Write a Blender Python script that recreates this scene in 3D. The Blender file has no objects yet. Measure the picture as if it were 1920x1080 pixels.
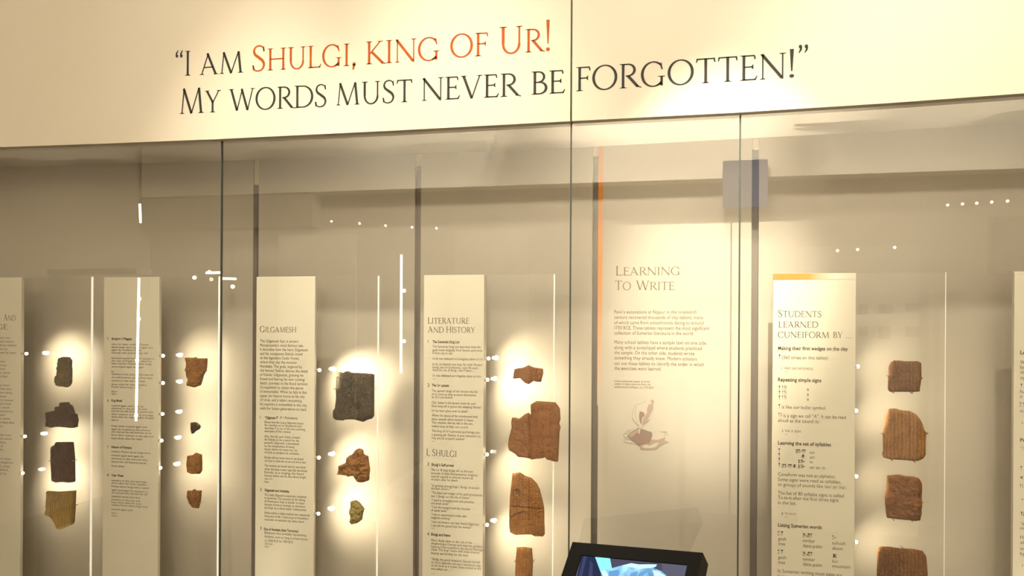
import bpy, math, random
from mathutils import Vector, Matrix, noise
random.seed(7)
S = bpy.context.scene
COL = S.collection

# ------------------------------------------------------------------ camera
F = 1450.0                       # focal length in pixels of the 1920 px frame
CX, CY = 960.0, 610.0            # principal point (the photo is a crop: horizon sits low)
YAW = math.atan(F / 6718.0)      # camera turned a little to the left of the wall's normal
ROLL = 0.0058
EYE = 1.6
Rv = Vector((math.cos(YAW), math.sin(YAW), 0)); Fv = Vector((-math.sin(YAW), math.cos(YAW), 0)); Uv = Vector((0, 0, 1))
Rc = Rv * math.cos(ROLL) + Uv * math.sin(ROLL); Uc = Uv * math.cos(ROLL) - Rv * math.sin(ROLL)
cd = bpy.data.cameras.new('camera'); cam = bpy.data.objects.new('camera', cd); COL.objects.link(cam)
cd.sensor_fit = 'HORIZONTAL'; cd.sensor_width = 36.0; cd.lens = 36.0 * F / 1920.0
cd.shift_y = (CY - 540.0) / 1920.0; cd.clip_start = 0.05
M = Matrix.Identity(4)
for i in range(3):
    M[i][0] = Rc[i]; M[i][1] = Uc[i]; M[i][2] = -Fv[i]
M[2][3] = EYE
cam.matrix_world = M
S.camera = cam

# ------------------------------------------------------------------ world, exposure
w = bpy.data.worlds.new('world'); S.world = w; w.use_nodes = True
w.node_tree.nodes['Background'].inputs[0].default_value = (1.0, .86, .66, 1)
w.node_tree.nodes['Background'].inputs[1].default_value = 0.2
S.view_settings.view_transform = 'Standard'; S.view_settings.look = 'None'
S.view_settings.exposure = 0.58; S.view_settings.gamma = 1.0
S.view_settings.use_curve_mapping = False
S.cycles.max_bounces = 10; S.cycles.transparent_max_bounces = 24
S.cycles.caustics_reflective = False; S.cycles.caustics_refractive = False
S.cycles.sample_clamp_indirect = 4.0

WARM = (1.0, .895, .71)
def spot(name, loc, target, power, cone, blend=.5, radius=.04, col=WARM):
    l = bpy.data.lights.new(name, 'SPOT'); l.energy = power; l.spot_size = math.radians(cone); l.spot_blend = blend
    l.shadow_soft_size = radius; l.color = col
    o = bpy.data.objects.new(name, l); COL.objects.link(o); o.location = loc
    o.rotation_euler = (Vector(target) - Vector(loc)).to_track_quat('-Z', 'Y').to_euler(); return o
def area(name, loc, target, power, sx, sy, col=WARM):
    l = bpy.data.lights.new(name, 'AREA'); l.shape = 'RECTANGLE'; l.size = sx; l.size_y = sy; l.energy = power; l.color = col
    o = bpy.data.objects.new(name, l); COL.objects.link(o); o.location = loc
    o.rotation_euler = (Vector(target) - Vector(loc)).to_track_quat('-Z', 'Y').to_euler(); return o

YG, YF, YB = 1.75, 1.862, 1.99   # glass, label faces, back boards
YP = 1.890                       # acrylic plates the tablets hang on
CEIL = 3.9
# ceiling spots in the room, aimed through the glass
spot('ceiling_spot_learning', (.16, -.10, 3.62), (.075, 1.99, 1.60), 520, 13.5, 1, .012)
spot('ceiling_spot_students', (.62, .85, 3.62), (.45, 1.87, 1.18), 118, 40, .9, .03)
spot('ceiling_spot_literature', (-.50, .85, 3.62), (-.54, 1.87, 1.30), 120, 32, 1, .03)
spot('ceiling_spot_gilgamesh', (-.98, .85, 3.62), (-1.02, 1.87, 1.30), 125, 28, 1, .03)
spot('ceiling_spot_header', (-.1, -.3, 3.7), (-.40, 1.75, 2.42), 74, 52, 1.0, .06)
spot('ceiling_spot_header_end', (1.0, -.3, 3.7), (.7, 1.75, 2.4), 14, 60, 1.0, .06)
area('ceiling_wash', (-.2, -.6, CEIL - .06), (-.2, -.6, 0), 30, 3.0, 1.4)
area('opposite_wall_wash', (0, -1.6, CEIL - .06), (0, -3.2, 3.2), 330, 5.0, .3)
spot('opposite_wall_spot', (.2, -1.4, CEIL - .1), (-.1, -3.1, 3.1), 420, 70, 1.0, .05)
# added fill spots without fixtures, brightening soffit and upper boards from below
for k, (x, pw) in enumerate(((-1.75, 7), (-1.05, 6), (-.45, 11), (.06, 62), (.75, 14))):
    spot('soffit_fill', (x, 1.80, .60), (x, 1.84, 2.08), pw, 34, 1.0, .02)

# ------------------------------------------------------------------ pixel to place
def ray(x, y):
    sx, sy = (x - CX) / F, (CY - y) / F
    c, s = math.cos(ROLL), math.sin(ROLL)
    u, v = sx * c - sy * s, sx * s + sy * c
    return Fv + Rv * u + Uv * v
def P(x, y, Y):
    r = ray(x, y); t = Y / r.y
    return Vector((r.x * t, Y, EYE + r.z * t))
def PX(x, y, Y): return P(x, y, Y).x
def PZ(x, y, Y): return P(x, y, Y).z
def RF(x, y, Y):                 # a place in the room behind the camera seen mirrored in the glass
    p = P(x, y, 2 * YG - Y); return Vector((p.x, Y, p.z))

# ------------------------------------------------------------------ mesh helpers
class MB:
    def __init__(s): s.v = []; s.f = []; s.m = []
    def poly(s, pts, m=0):
        n = len(s.v); s.v += [tuple(p) for p in pts]; s.f.append(tuple(range(n, n + len(pts)))); s.m.append(m); return s
    def box(s, x0, x1, y0, y1, z0, z1, m=0):
        n = len(s.v)
        s.v += [(x0, y0, z0), (x1, y0, z0), (x1, y1, z0), (x0, y1, z0), (x0, y0, z1), (x1, y0, z1), (x1, y1, z1), (x0, y1, z1)]
        for q in ((0, 3, 2, 1), (4, 5, 6, 7), (0, 1, 5, 4), (1, 2, 6, 5), (2, 3, 7, 6), (3, 0, 4, 7)):
            s.f.append(tuple(n + i for i in q)); s.m.append(m)
        return s
    def prism(s, pts, d, m=0):   # polygon extruded along vector d
        n = len(s.v); k = len(pts); d = Vector(d)
        s.v += [tuple(p) for p in pts] + [tuple(Vector(p) + d) for p in pts]
        s.f.append(tuple(n + i for i in range(k))); s.f.append(tuple(n + k + i for i in reversed(range(k))))
        s.m += [m, m]
        for i in range(k):
            j = (i + 1) % k; s.f.append((n + j, n + i, n + k + i, n + k + j)); s.m.append(m)
        return s
    def tube(s, a, b, r, seg=10, r2=None, m=0):
        a, b = Vector(a), Vector(b); r2 = r if r2 is None else r2
        q = (b - a).to_track_quat('Z', 'Y'); n = len(s.v)
        for c, rr in ((a, r), (b, r2)):
            for i in range(seg):
                t = 2 * math.pi * i / seg; s.v.append(tuple(c + q @ Vector((rr * math.cos(t), rr * math.sin(t), 0))))
        for i in range(seg):
            j = (i + 1) % seg; s.f.append((n + i, n + j, n + seg + j, n + seg + i)); s.m.append(m)
        s.f.append(tuple(n + i for i in reversed(range(seg)))); s.f.append(tuple(n + seg + i for i in range(seg))); s.m += [m, m]
        return s
    def ball(s, c, r, m=0, seg=12, rings=8):
        c = Vector(c); n = len(s.v)
        s.v.append(tuple(c + Vector((0, 0, r))))
        for k in range(1, rings):
            p = math.pi * k / rings
            for i in range(seg):
                t = 2 * math.pi * i / seg; s.v.append(tuple(c + Vector((math.sin(p) * math.cos(t), math.sin(p) * math.sin(t), math.cos(p))) * r))
        s.v.append(tuple(c - Vector((0, 0, r)))); e = len(s.v) - 1
        for i in range(seg):
            j = (i + 1) % seg
            s.f.append((n, n + 1 + i, n + 1 + j)); s.m.append(m)
            for k in range(rings - 2):
                a = n + 1 + k * seg; s.f.append((a + i, a + seg + i, a + seg + j, a + j)); s.m.append(m)
            a = n + 1 + (rings - 2) * seg; s.f.append((a + i, e, a + j)); s.m.append(m)
        return s
    def build(s, name, mats, parent=None, smooth=False, base=None, bevel=0):
        if base is None:
            xs = [p[0] for p in s.v]; ys = [p[1] for p in s.v]; zs = [p[2] for p in s.v]
            base = Vector(((min(xs) + max(xs)) / 2, (min(ys) + max(ys)) / 2, min(zs)))
        me = bpy.data.meshes.new(name)
        me.from_pydata([tuple(Vector(p) - base) for p in s.v], [], s.f)
        if not isinstance(mats, (list, tuple)): mats = [mats]
        for m in mats: me.materials.append(m)
        me.polygons.foreach_set('material_index', s.m)
        if smooth: me.polygons.foreach_set('use_smooth', [True] * len(s.f))
        me.update()
        o = bpy.data.objects.new(name, me); COL.objects.link(o)
        put(o, base, parent)
        if bevel:
            b = o.modifiers.new('b', 'BEVEL'); b.width = bevel; b.segments = 2; b.limit_method = 'ANGLE'
        return o
WL = {}
def put(o, base, parent):
    WL[o.name] = Vector(base)
    if parent: o.parent = parent; o.location = Vector(base) - WL[parent.name]
    else: o.location = base
def tag(o, label=None, cat=None, group=None, kind=None):
    if label: o['label'] = label
    if cat: o['category'] = cat
    if group: o['group'] = group
    if kind: o['kind'] = kind
    return o
def empty(name, loc, label, cat, group=None):
    o = bpy.data.objects.new(name, None); COL.objects.link(o); put(o, Vector(loc), None); o.empty_display_size = .05
    return tag(o, label, cat, group)

# ------------------------------------------------------------------ materials
def mat(name, col, rough=.6, metal=0, emit=None, es=0, spec=None):
    m = bpy.data.materials.new(name); m.use_nodes = True; b = m.node_tree.nodes['Principled BSDF']
    b.inputs['Base Color'].default_value = (*col, 1); b.inputs['Roughness'].default_value = rough; b.inputs['Metallic'].default_value = metal
    if spec is not None: b.inputs['Specular IOR Level'].default_value = spec
    if emit: b.inputs['Emission Color'].default_value = (*emit, 1); b.inputs['Emission Strength'].default_value = es
    return m
def N(m, t, **kw):
    n = m.node_tree.nodes.new(t)
    for k, v in kw.items(): setattr(n, k, v)
    return n
def L(m, a, b): m.node_tree.links.new(a, b)
def mottled(name, c1, c2, scale, rough=.6, bump=.0, spec=.3):
    m = mat(name, c1, rough, spec=spec); b = m.node_tree.nodes['Principled BSDF']
    tc = N(m, 'ShaderNodeTexCoord'); nz = N(m, 'ShaderNodeTexNoise'); nz.inputs['Scale'].default_value = scale; nz.inputs['Detail'].default_value = 6
    cr = N(m, 'ShaderNodeMix', data_type='RGBA'); cr.inputs['A'].default_value = (*c1, 1); cr.inputs['B'].default_value = (*c2, 1)
    L(m, tc.outputs['Object'], nz.inputs['Vector']); L(m, nz.outputs['Fac'], cr.inputs['Factor']); L(m, cr.outputs['Result'], b.inputs['Base Color'])
    if bump:
        bp = N(m, 'ShaderNodeBump'); bp.inputs['Strength'].default_value = bump; bp.inputs['Distance'].default_value = .001
        L(m, nz.outputs['Fac'], bp.inputs['Height']); L(m, bp.outputs['Normal'], b.inputs['Normal'])
    return m
def clear(name, tint, k, rough=0.0):
    m = bpy.data.materials.new(name); m.use_nodes = True; t = m.node_tree; t.nodes.remove(t.nodes['Principled BSDF'])
    out = t.nodes['Material Output']; tr = N(m, 'ShaderNodeBsdfTransparent'); tr.inputs[0].default_value = (*tint, 1)
    gl = N(m, 'ShaderNodeBsdfGlossy'); gl.inputs['Roughness'].default_value = rough; gl.inputs['Color'].default_value = (1, 1, 1, 1)
    fr = N(m, 'ShaderNodeFresnel'); ge = N(m, 'ShaderNodeNewGeometry'); io = N(m, 'ShaderNodeMapRange')   # same reflection from both faces of the sheet
    io.inputs['To Min'].default_value = 1.5; io.inputs['To Max'].default_value = 1 / 1.5
    L(m, ge.outputs['Backfacing'], io.inputs['Value']); L(m, io.outputs[0], fr.inputs['IOR'])
    mu = N(m, 'ShaderNodeMath', operation='MULTIPLY'); mu.inputs[1].default_value = k; mu.use_clamp = True
    mx = N(m, 'ShaderNodeMixShader'); L(m, fr.outputs[0], mu.inputs[0]); L(m, mu.outputs[0], mx.inputs[0])
    L(m, tr.outputs[0], mx.inputs[1]); L(m, gl.outputs[0], mx.inputs[2]); L(m, mx.outputs[0], out.inputs['Surface'])
    return m
def emis(name, col, s):
    m = bpy.data.materials.new(name); m.use_nodes = True; t = m.node_tree; t.nodes.remove(t.nodes['Principled BSDF'])
    e = N(m, 'ShaderNodeEmission'); e.inputs[0].default_value = (*col, 1); e.inputs[1].default_value = s
    L(m, e.outputs[0], t.nodes['Material Output'].inputs['Surface']); return m

PAINT = mottled('header_paint', (.80, .74, .62), (.77, .71, .59), 3, .55)
BOARD = mottled('back_board_paint', (.52, .47, .395), (.50, .45, .38), 2, .5)
SOFFIT = mottled('soffit_paint', (.74, .68, .59), (.70, .64, .555), 4, .4)
PAPER = mottled('label_paper', (.86, .80, .66), (.84, .78, .64), 8, .6)
PSIDE = mat('label_side', (.90, .83, .68), .5)
CHAN = mat('channel_grey', (.20, .17, .145), .5, .2)
CHANL = mat('channel_cap', (.70, .62, .48), .6)
GLASS = clear('case_glass', (.985, .992, .982), 1.6)
GEDGE = mat('glass_joint', (.035, .045, .035), .35)
ACRY = clear('acrylic', (.992, .992, .988), .9)
INK = mat('ink_brown', (.075, .055, .035), .7, spec=.1)
INKL = mat('ink_light_brown', (.16, .12, .078), .7, spec=.05)
VDARK = mat('vinyl_charcoal', (.035, .037, .033), .6, spec=.2)
VRUST = mat('vinyl_rust', (.42, .085, .012), .6, spec=.2)
BRASS = mat('pin_metal', (.35, .22, .10), .4, .6)
LEDB = mat('led_body', (.6, .57, .5), .35, .5)
LEDL = emis('led_lens', (1.0, .86, .60), 26)
ORANGE_TOP = (.72, .22, .004)
def orange_fade(name, axis, a, b, end):
    m = mat(name, (.8, .3, .02), .6); bs = m.node_tree.nodes['Principled BSDF']
    g = N(m, 'ShaderNodeTexCoord'); sp = N(m, 'ShaderNodeSeparateXYZ'); mr = N(m, 'ShaderNodeMapRange')
    mr.inputs['From Min'].default_value = a; mr.inputs['From Max'].default_value = b
    cr = N(m, 'ShaderNodeValToRGB'); e = cr.color_ramp.elements
    e[0].position = 0; e[0].color = (*ORANGE_TOP, 1); e[1].position = 1; e[1].color = (*end, 1)
    x = cr.color_ramp.elements.new(.5); x.color = (.76, .27, .015, 1)
    L(m, g.outputs['Object'], sp.inputs[0]); L(m, sp.outputs[axis], mr.inputs['Value']); L(m, mr.outputs[0], cr.inputs[0]); L(m, cr.outputs[0], bs.inputs['Base Color'])
    return m
# acrylic edge: frosted; emission added to stand in for lamp light guided by the sheet
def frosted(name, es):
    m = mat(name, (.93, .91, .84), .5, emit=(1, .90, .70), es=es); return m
AEDGE, AEDGE2 = frosted('acrylic_edge_glow', .5), frosted('acrylic_edge_glow_dim', .12)

class TB:
    """lettering that becomes one mesh per line of a heading or per paragraph of copy"""
    def __init__(s, gap=6.): s.gap = gap; s.ch = []; s.last = None
    def at(s, y):
        if s.last is None or not -1 < y - s.last <= s.gap: s.ch.append(MB())
        s.last = y; return s.ch[-1]
    def build(s, name, m, parent): return [c.build(name, m, parent) for c in s.ch if c.v]

# ------------------------------------------------------------------ Roman capitals drawn from strokes
TK, TN, SF = .105, .05, .034     # thick and thin stroke, serif thickness
def stroke(a, b, wd):
    a, b = Vector(a), Vector(b); d = (b - a).normalized(); n = Vector((-d.y, d.x)) * wd / 2
    return [a + n, b + n, b - n, a - n]
def curve_stroke(pts, ws):
    out = []; pts = [Vector(p) for p in pts]; nn = []
    for i in range(len(pts)):
        d = (pts[min(i + 1, len(pts) - 1)] - pts[max(i - 1, 0)]).normalized(); nn.append(Vector((-d.y, d.x)))
    for i in range(len(pts) - 1):
        out.append([pts[i] + nn[i] * ws[i] / 2, pts[i + 1] + nn[i + 1] * ws[i + 1] / 2, pts[i + 1] - nn[i + 1] * ws[i + 1] / 2, pts[i] - nn[i] * ws[i] / 2])
    return out
def arc(cx, cy, rx, ry, a0, a1, n=22, tk=TK, tn=TN):   # stressed bowl: thick at the sides
    pts, ws = [], []
    for i in range(n + 1):
        t = math.radians(a0 + (a1 - a0) * i / n); pts.append((cx + rx * math.cos(t), cy + ry * math.sin(t))); ws.append(tn + (tk - tn) * abs(math.cos(t)) ** 1.4)
    return curve_stroke(pts, ws)
def ser(x, y, l=.10, r=.10, up=1):   # bracketed serif at a stem's end
    y2 = y + SF * up
    return [[Vector((x - l, y)), Vector((x + r, y)), Vector((x + r, y + .012 * up)), Vector((x + .5 * r, y2)), Vector((x - .5 * l, y2)), Vector((x - l, y + .012 * up))]]
def stem(x, tk=TK, y0=0, y1=1, s=(1, 1)):
    o = [[Vector((x - tk / 2, y0)), Vector((x + tk / 2, y0)), Vector((x + tk / 2 * .92, (y0 + y1) / 2)), Vector((x + tk / 2, y1)), Vector((x - tk / 2, y1)), Vector((x - tk / 2 * .92, (y0 + y1) / 2))]]
    if s[0]: o += ser(x, y0, .11 + tk / 4, .11 + tk / 4)
    if s[1]: o += ser(x, y1, .11 + tk / 4, .11 + tk / 4, -1)
    return o
def hbar(x0, x1, y, wd=TN): return [stroke((x0, y), (x1, y), wd)]
def spl(pts, ws, n=5):
    P_ = [Vector(p) for p in pts]; o, w2 = [], []
    for i in range(len(P_) - 1):
        p0, p1, p2, p3 = P_[max(i - 1, 0)], P_[i], P_[i + 1], P_[min(i + 2, len(P_) - 1)]
        for k in range(n):
            t = k / n
            o.append(.5 * ((2 * p1) + (p2 - p0) * t + (2 * p0 - 5 * p1 + 4 * p2 - p3) * t * t + (3 * p1 - p0 - 3 * p2 + p3) * t ** 3)); w2.append(ws[i] + (ws[i + 1] - ws[i]) * t)
    o.append(P_[-1]); w2.append(ws[-1]); return curve_stroke(o, w2)
def disc(cx, cy, r, n=14): return [[Vector((cx + r * math.cos(2 * math.pi * i / n), cy + r * math.sin(2 * math.pi * i / n))) for i in range(n)]]
def eserif(x, y, dn): return [[Vector((x, y - TN / 2)), Vector((x, y + TN / 2)), Vector((x + .015, y + dn)), Vector((x - .035, y + dn * .9)), Vector((x - .06, y))]]
def glyph(c):
    if c == 'I': return stem(.17), .34
    if c == 'A': return [stroke((.10, 0), (.41, .99), TN)] + [stroke((.37, 1.0), (.76, 0), TK)] + hbar(.22, .64, .34) + ser(.10, 0, .10, .12) + ser(.77, 0, .12, .11), .88
    if c == 'M': return [stroke((.13, 0), (.22, .98), TN), stroke((.21, 1.0), (.56, .0), TK), stroke((.56, .0), (.89, .98), TN), stroke((.90, 1.0), (1.0, 0), TK)] + ser(.13, 0) + ser(1.0, 0, .13, .12), 1.14
    if c == 'N': return [stroke((.14, 0), (.14, .97), TN)] + [stroke((.11, .99), (.80, .02), TK)] + [stroke((.82, -.02), (.82, 1), TN)] + ser(.14, 0) + ser(.82, 1, .12, .12, -1) + [[Vector((.02, 1)), Vector((.16, 1)), Vector((.16, .94)), Vector((.1, .97))]], .94
    if c == 'S': return spl([(.50, .78), (.47, .92), (.33, 1.0), (.17, .95), (.10, .80), (.15, .65), (.30, .53), (.45, .40), (.51, .24), (.44, .07), (.28, 0), (.12, .05), (.07, .22)], [.05, .045, .05, .06, .085, .1, .11, .11, .09, .065, .05, .05, .05]) + [[Vector((.47, .93)), Vector((.51, 1.0)), Vector((.54, .76)), Vector((.49, .77))], [Vector((.03, .24)), Vector((.09, .23)), Vector((.1, .06)), Vector((.06, .0))]], .6
    if c == 'H': return stem(.16) + stem(.78) + hbar(.16, .78, .51), .94
    if c == 'U': return [stroke((.16, .36), (.16, 1), TK), stroke((.74, .36), (.74, 1), TN + .015)] + arc(.45, .36, .29, .36, 180, 360, tk=.09, tn=.055) + ser(.16, 1, .14, .14, -1) + ser(.74, 1, .12, .12, -1), .9
    if c == 'L': return stem(.16) + hbar(.16, .60, .025) + [[Vector((.52, .0)), Vector((.60, .0)), Vector((.66, .17)), Vector((.62, .16)), Vector((.56, .06))]], .64
    if c == 'G': return arc(.47, .5, .40, .5, 48, 318) + [stroke((.78, .02), (.78, .40), TK * .85)] + ser(.78, .41, .14, .13, -1) + [[Vector((.70, .88)), Vector((.77, .97)), Vector((.82, .68)), Vector((.78, .68))]] + [stroke((.62, .04), (.79, .10), TN)], .94
    if c == 'C': return arc(.47, .5, .40, .5, 48, 312) + [[Vector((.70, .88)), Vector((.77, .97)), Vector((.82, .70)), Vector((.78, .70))]] + [stroke((.72, .13), (.82, .24), TN)], .86
    if c == 'O': return arc(.49, .5, .42, .5, 0, 360, 40), .98
    if c == 'K': return stem(.16) + [stroke((.20, .46), (.62, .98), TN), stroke((.28, .52), (.74, .02), TK)] + ser(.63, 1, .12, .12, -1) + [[Vector((.66, .0)), Vector((.86, -.02)), Vector((.86, .01)), Vector((.74, .06))]], .80
    if c == 'F': return stem(.16) + hbar(.16, .54, .975) + hbar(.16, .46, .53) + eserif(.555, .975, -.15) + eserif(.475, .53, .09) + eserif(.475, .53, -.09), .58
    if c == 'E': return stem(.16) + hbar(.16, .54, .975) + hbar(.16, .47, .53) + hbar(.16, .56, .025) + eserif(.555, .975, -.15) + eserif(.485, .53, .09) + eserif(.485, .53, -.09) + [[Vector((.50, .0)), Vector((.58, .0)), Vector((.64, .17)), Vector((.60, .16)), Vector((.54, .06))]], .64
    if c == 'T': return stem(.37, s=(1, 0)) + hbar(.04, .70, .975) + eserif(.70, .975, -.15) + [[Vector((.04, .99)), Vector((.10, .97)), Vector((.06, .84)), Vector((.02, .82))]], .74
    if c == 'R': return stem(.16) + hbar(.16, .36, .975) + arc(.34, .735, .24, .24, -90, 90, 14, TK * .95) + hbar(.26, .36, .495) + [stroke((.34, .50), (.70, .04), TK)] + [[Vector((.62, .04)), Vector((.84, -.02)), Vector((.84, .01)), Vector((.70, .08))]], .76
    if c == 'B': return stem(.16) + hbar(.16, .32, .975) + arc(.31, .755, .20, .22, -90, 90, 14, TK * .9) + hbar(.16, .34, .525) + arc(.34, .275, .25, .25, -90, 90, 14, TK) + hbar(.16, .36, .025), .64
    if c == 'P': return stem(.16) + hbar(.16, .34, .975) + arc(.33, .72, .25, .255, -90, 90, 14, TK) + hbar(.22, .34, .47), .62
    if c == 'D': return stem(.16) + hbar(.16, .42, .975) + arc(.41, .5, .43, .475, -90, 90, 20, TK) + hbar(.16, .42, .025), .9
    if c == 'Y': return [stroke((.10, .99), (.41, .45), TK), stroke((.72, .99), (.40, .43), TN)] + stem(.40, y1=.5, s=(1, 0)) + ser(.10, 1, .11, .13, -1) + ser(.72, 1, .11, .11, -1), .80
    if c == 'V': return [stroke((.10, 1), (.44, 0), TK), stroke((.44, 0), (.76, 1), TN)] + ser(.10, 1, .11, .13, -1) + ser(.76, 1, .11, .11, -1), .86
    if c == 'W': return [stroke((.10, 1), (.38, 0), TK), stroke((.38, 0), (.62, .95), TN), stroke((.60, 1), (.88, 0), TK), stroke((.88, 0), (1.12, 1), TN)] + ser(.10, 1, .11, .13, -1) + ser(1.12, 1, .11, .11, -1), 1.2
    if c == '!': return [[Vector((.12, .27)), Vector((.16, .27)), Vector((.20, 1.16)), Vector((.08, 1.16))]] + disc(.14, .07, .07), .28
    if c == ',': return disc(.12, .06, .065) + [[Vector((.06, .05)), Vector((.185, .06)), Vector((.10, -.18)), Vector((.06, -.16))]], .26
    if c == '.': return disc(.10, .05, .055), .22
    if c in '“”':
        o = []
        for dx in (0, .22):
            if c == '“': o += disc(.12 + dx, .80, .065) + [[Vector((.055 + dx, .80)), Vector((.12 + dx, .84)), Vector((.20 + dx, 1.03)), Vector((.17 + dx, 1.04)), Vector((.07 + dx, .92))]]
            else: o += disc(.10 + dx, 1.02, .065) + [[Vector((.165 + dx, 1.02)), Vector((.10 + dx, .98)), Vector((.03 + dx, .80)), Vector((.06 + dx, .79)), Vector((.155 + dx, .90))]]
        return o, .46
    return [], .3
SMALL = .86
def caps(mb, text, x0, x1, yb, cap_px, Y, m=0, small=SMALL, y1=None):
    """Small-capital word: first letters upper case at full height, the rest smaller. Fitted between pixel x0 and x1 on plane Y."""
    if isinstance(mb, TB): mb = mb.at(yb)
    A = P(x0, yb, Y); B = P(x1, yb if y1 is None else y1, Y); h = A.z - P(x0, yb + cap_px, Y).z
    polys = []; cur = 0
    for ch in text:
        if ch == ' ': cur += .34; continue
        s = 1.0 if (ch.isupper() or ch in '“”!,') else small
        if ch == '!': s = 1.0
        g, wd = glyph(ch.upper())
        for q in g: polys.append([Vector((cur + v.x * s, v.y * s)) for v in q])
        cur += (wd + .035) * s
    lo = min(v.x for q in polys for v in q); hi = max(v.x for q in polys for v in q)
    sx = (B.x - A.x) / (hi - lo)
    dz = 0 if y1 is None else (B.z - A.z) / (B.x - A.x)
    for q in polys:
        mb.poly([(A.x + (v.x - lo) * sx, Y, A.z + v.y * h + dz * (v.x - lo) * sx) for v in q], m)

# body copy: Blender's own sans, turned into mesh line by line
_fc = {}
def font_line(text, bold):
    k = (text, bold)
    if k in _fc: return _fc[k]
    c = bpy.data.curves.new('tmp', 'FONT'); c.body = text; c.size = 1; c.resolution_u = 2; c.offset = .022 if bold else 0.0; c.space_character = 1.02
    o = bpy.data.objects.new('tmp', c); COL.objects.link(o)
    me = bpy.data.meshes.new_from_object(o)
    v = [tuple(p.co) for p in me.vertices]; f = [tuple(p.vertices) for p in me.polygons]
    bpy.data.objects.remove(o); bpy.data.curves.remove(c); bpy.data.meshes.remove(me)
    _fc[k] = (v, f); return _fc[k]
def line(mb, text, x0, x1, yb, cap, Y, bold=False, m=0):
    v, f = font_line(text, bold)
    if not v: return
    if isinstance(mb, TB): mb = mb.at(yb)
    A = P(x0, yb, Y); B = P(x1, yb, Y); h = A.z - P(x0, yb + cap, Y).z
    lo = min(p[0] for p in v); hi = max(p[0] for p in v); sy = h / .70; sx = min((B.x - A.x) / (hi - lo), 1.25 * sy) if len(text) > 1 and text != '—' else sy
    n = len(mb.v); mb.v += [(A.x + (p[0] - lo) * sx, Y, A.z + p[1] * sy) for p in v]
    mb.f += [tuple(n + i for i in q) for q in f]; mb.m += [m] * len(f)
_run = [0]
def fill(mb, words_, x0, x1, y, cap, Y):
    """one line of running copy, as many words as fit between x0 and x1"""
    out = []; n = max(5, (x1 - x0) / (cap * .60)); ln = 0
    while True:
        w_ = words_[_run[0] % len(words_)]
        if out and ln + len(w_) > n + 1: break
        out.append(w_); ln += len(w_) + 1; _run[0] += 1
    line(mb, ' '.join(out), x0, x1, y, cap, Y)
def signs(mb, kind, x, yb, wd, ht, Y):   # cuneiform signs: wedges with a triangular head and a tail
    if isinstance(mb, TB): mb = mb.at(yb)
    A = P(x, yb, Y); B = P(x + wd, yb - ht, Y); W_, H_ = B.x - A.x, B.z - A.z
    def pl(pts): mb.poly([(A.x + p[0] * W_, Y, A.z + p[1] * H_) for p in pts])
    def vw(cx, t=1., b=0., s=.5):
        pl([(cx - s * .55, t), (cx + s * .55, t), (cx, t - (t - b) * .36)]); pl([(cx - s * .11, t - .1), (cx + s * .11, t - .1), (cx + s * .05, b), (cx - s * .05, b)])
    def hw(l, r, cy, s=.3):
        pl([(l, cy + s / 2), (l + .2 * (r - l) + .05, cy), (l, cy - s / 2)]); pl([(l, cy + s * .14), (r, cy + s * .07), (r, cy - s * .07), (l, cy - s * .14)])
    def ch(cx, cy, s): pl([(cx - s, cy), (cx + s, cy + s), (cx + s * .2, cy), (cx + s, cy - s)])
    if kind == 'one': vw(.5, s=.9)
    elif kind == 'a': vw(.2, s=.34); vw(.75, 1, .5, .3); vw(.75, .55, 0, .3)
    elif kind == 'tta': vw(.15, s=.26); vw(.58, s=.26); vw(.87, 1, .55, .24); vw(.87, .6, 0, .24)
    elif kind == 'un': [hw(0, .5, c, .28) for c in (.15, .5, .85)]; [vw(c, 1, 0, .2) for c in (.18, .36)]; hw(.5, .75, .5, .3); [vw(c, 1, 0, .18) for c in (.72, .85, .96)]
    elif kind == 'an': hw(0, 1, .5, .4); vw(.5, 1, 0, .45); pl([(.1, .9), (.2, 1), (.9, .1), (.8, 0)]); pl([(.9, .9), (.8, 1), (.1, .1), (.2, 0)])
    elif kind == 'in': [hw(0, .7, c, .3) for c in (.12, .37, .63, .88)]; vw(.5, 1, 0, .2); hw(.6, 1, .5, .6)
    elif kind == 'gesh': hw(0, .55, .9, .25); hw(0, .55, .1, .25); vw(.1, 1, 0, .25); vw(.75, 1, 0, .5)
    elif kind == 'nimbar': [hw(0, .3, c, .3) for c in (.1, .5, .9)]; pl([(0, 1), (.3, .6), (.22, .5), (0, .8)]); ch(.42, .35, .16); [hw(.5, .85, c, .25) for c in (.15, .5, .85)]; vw(.6, 1, 0, .14); vw(.74, 1, 0, .14); vw(.93, 1, 0, .18)
    elif kind == 'suhush': vw(.12, 1, .1, .25); hw(0, .4, .1, .25); hw(0, .4, .9, .25); ch(.52, .45, .14); hw(.55, 1, .5, .3)
    elif kind == 'kur': pl([(0, .9), (.3, .95), (1, .1), (.85, 0)]); pl([(.3, .9), (.6, .95), (.3, 0), (.1, .1)]); ch(.75, .75, .25); ch(.3, .3, .3)
    elif kind == 'u': ch(.5, .5, .45)

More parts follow.
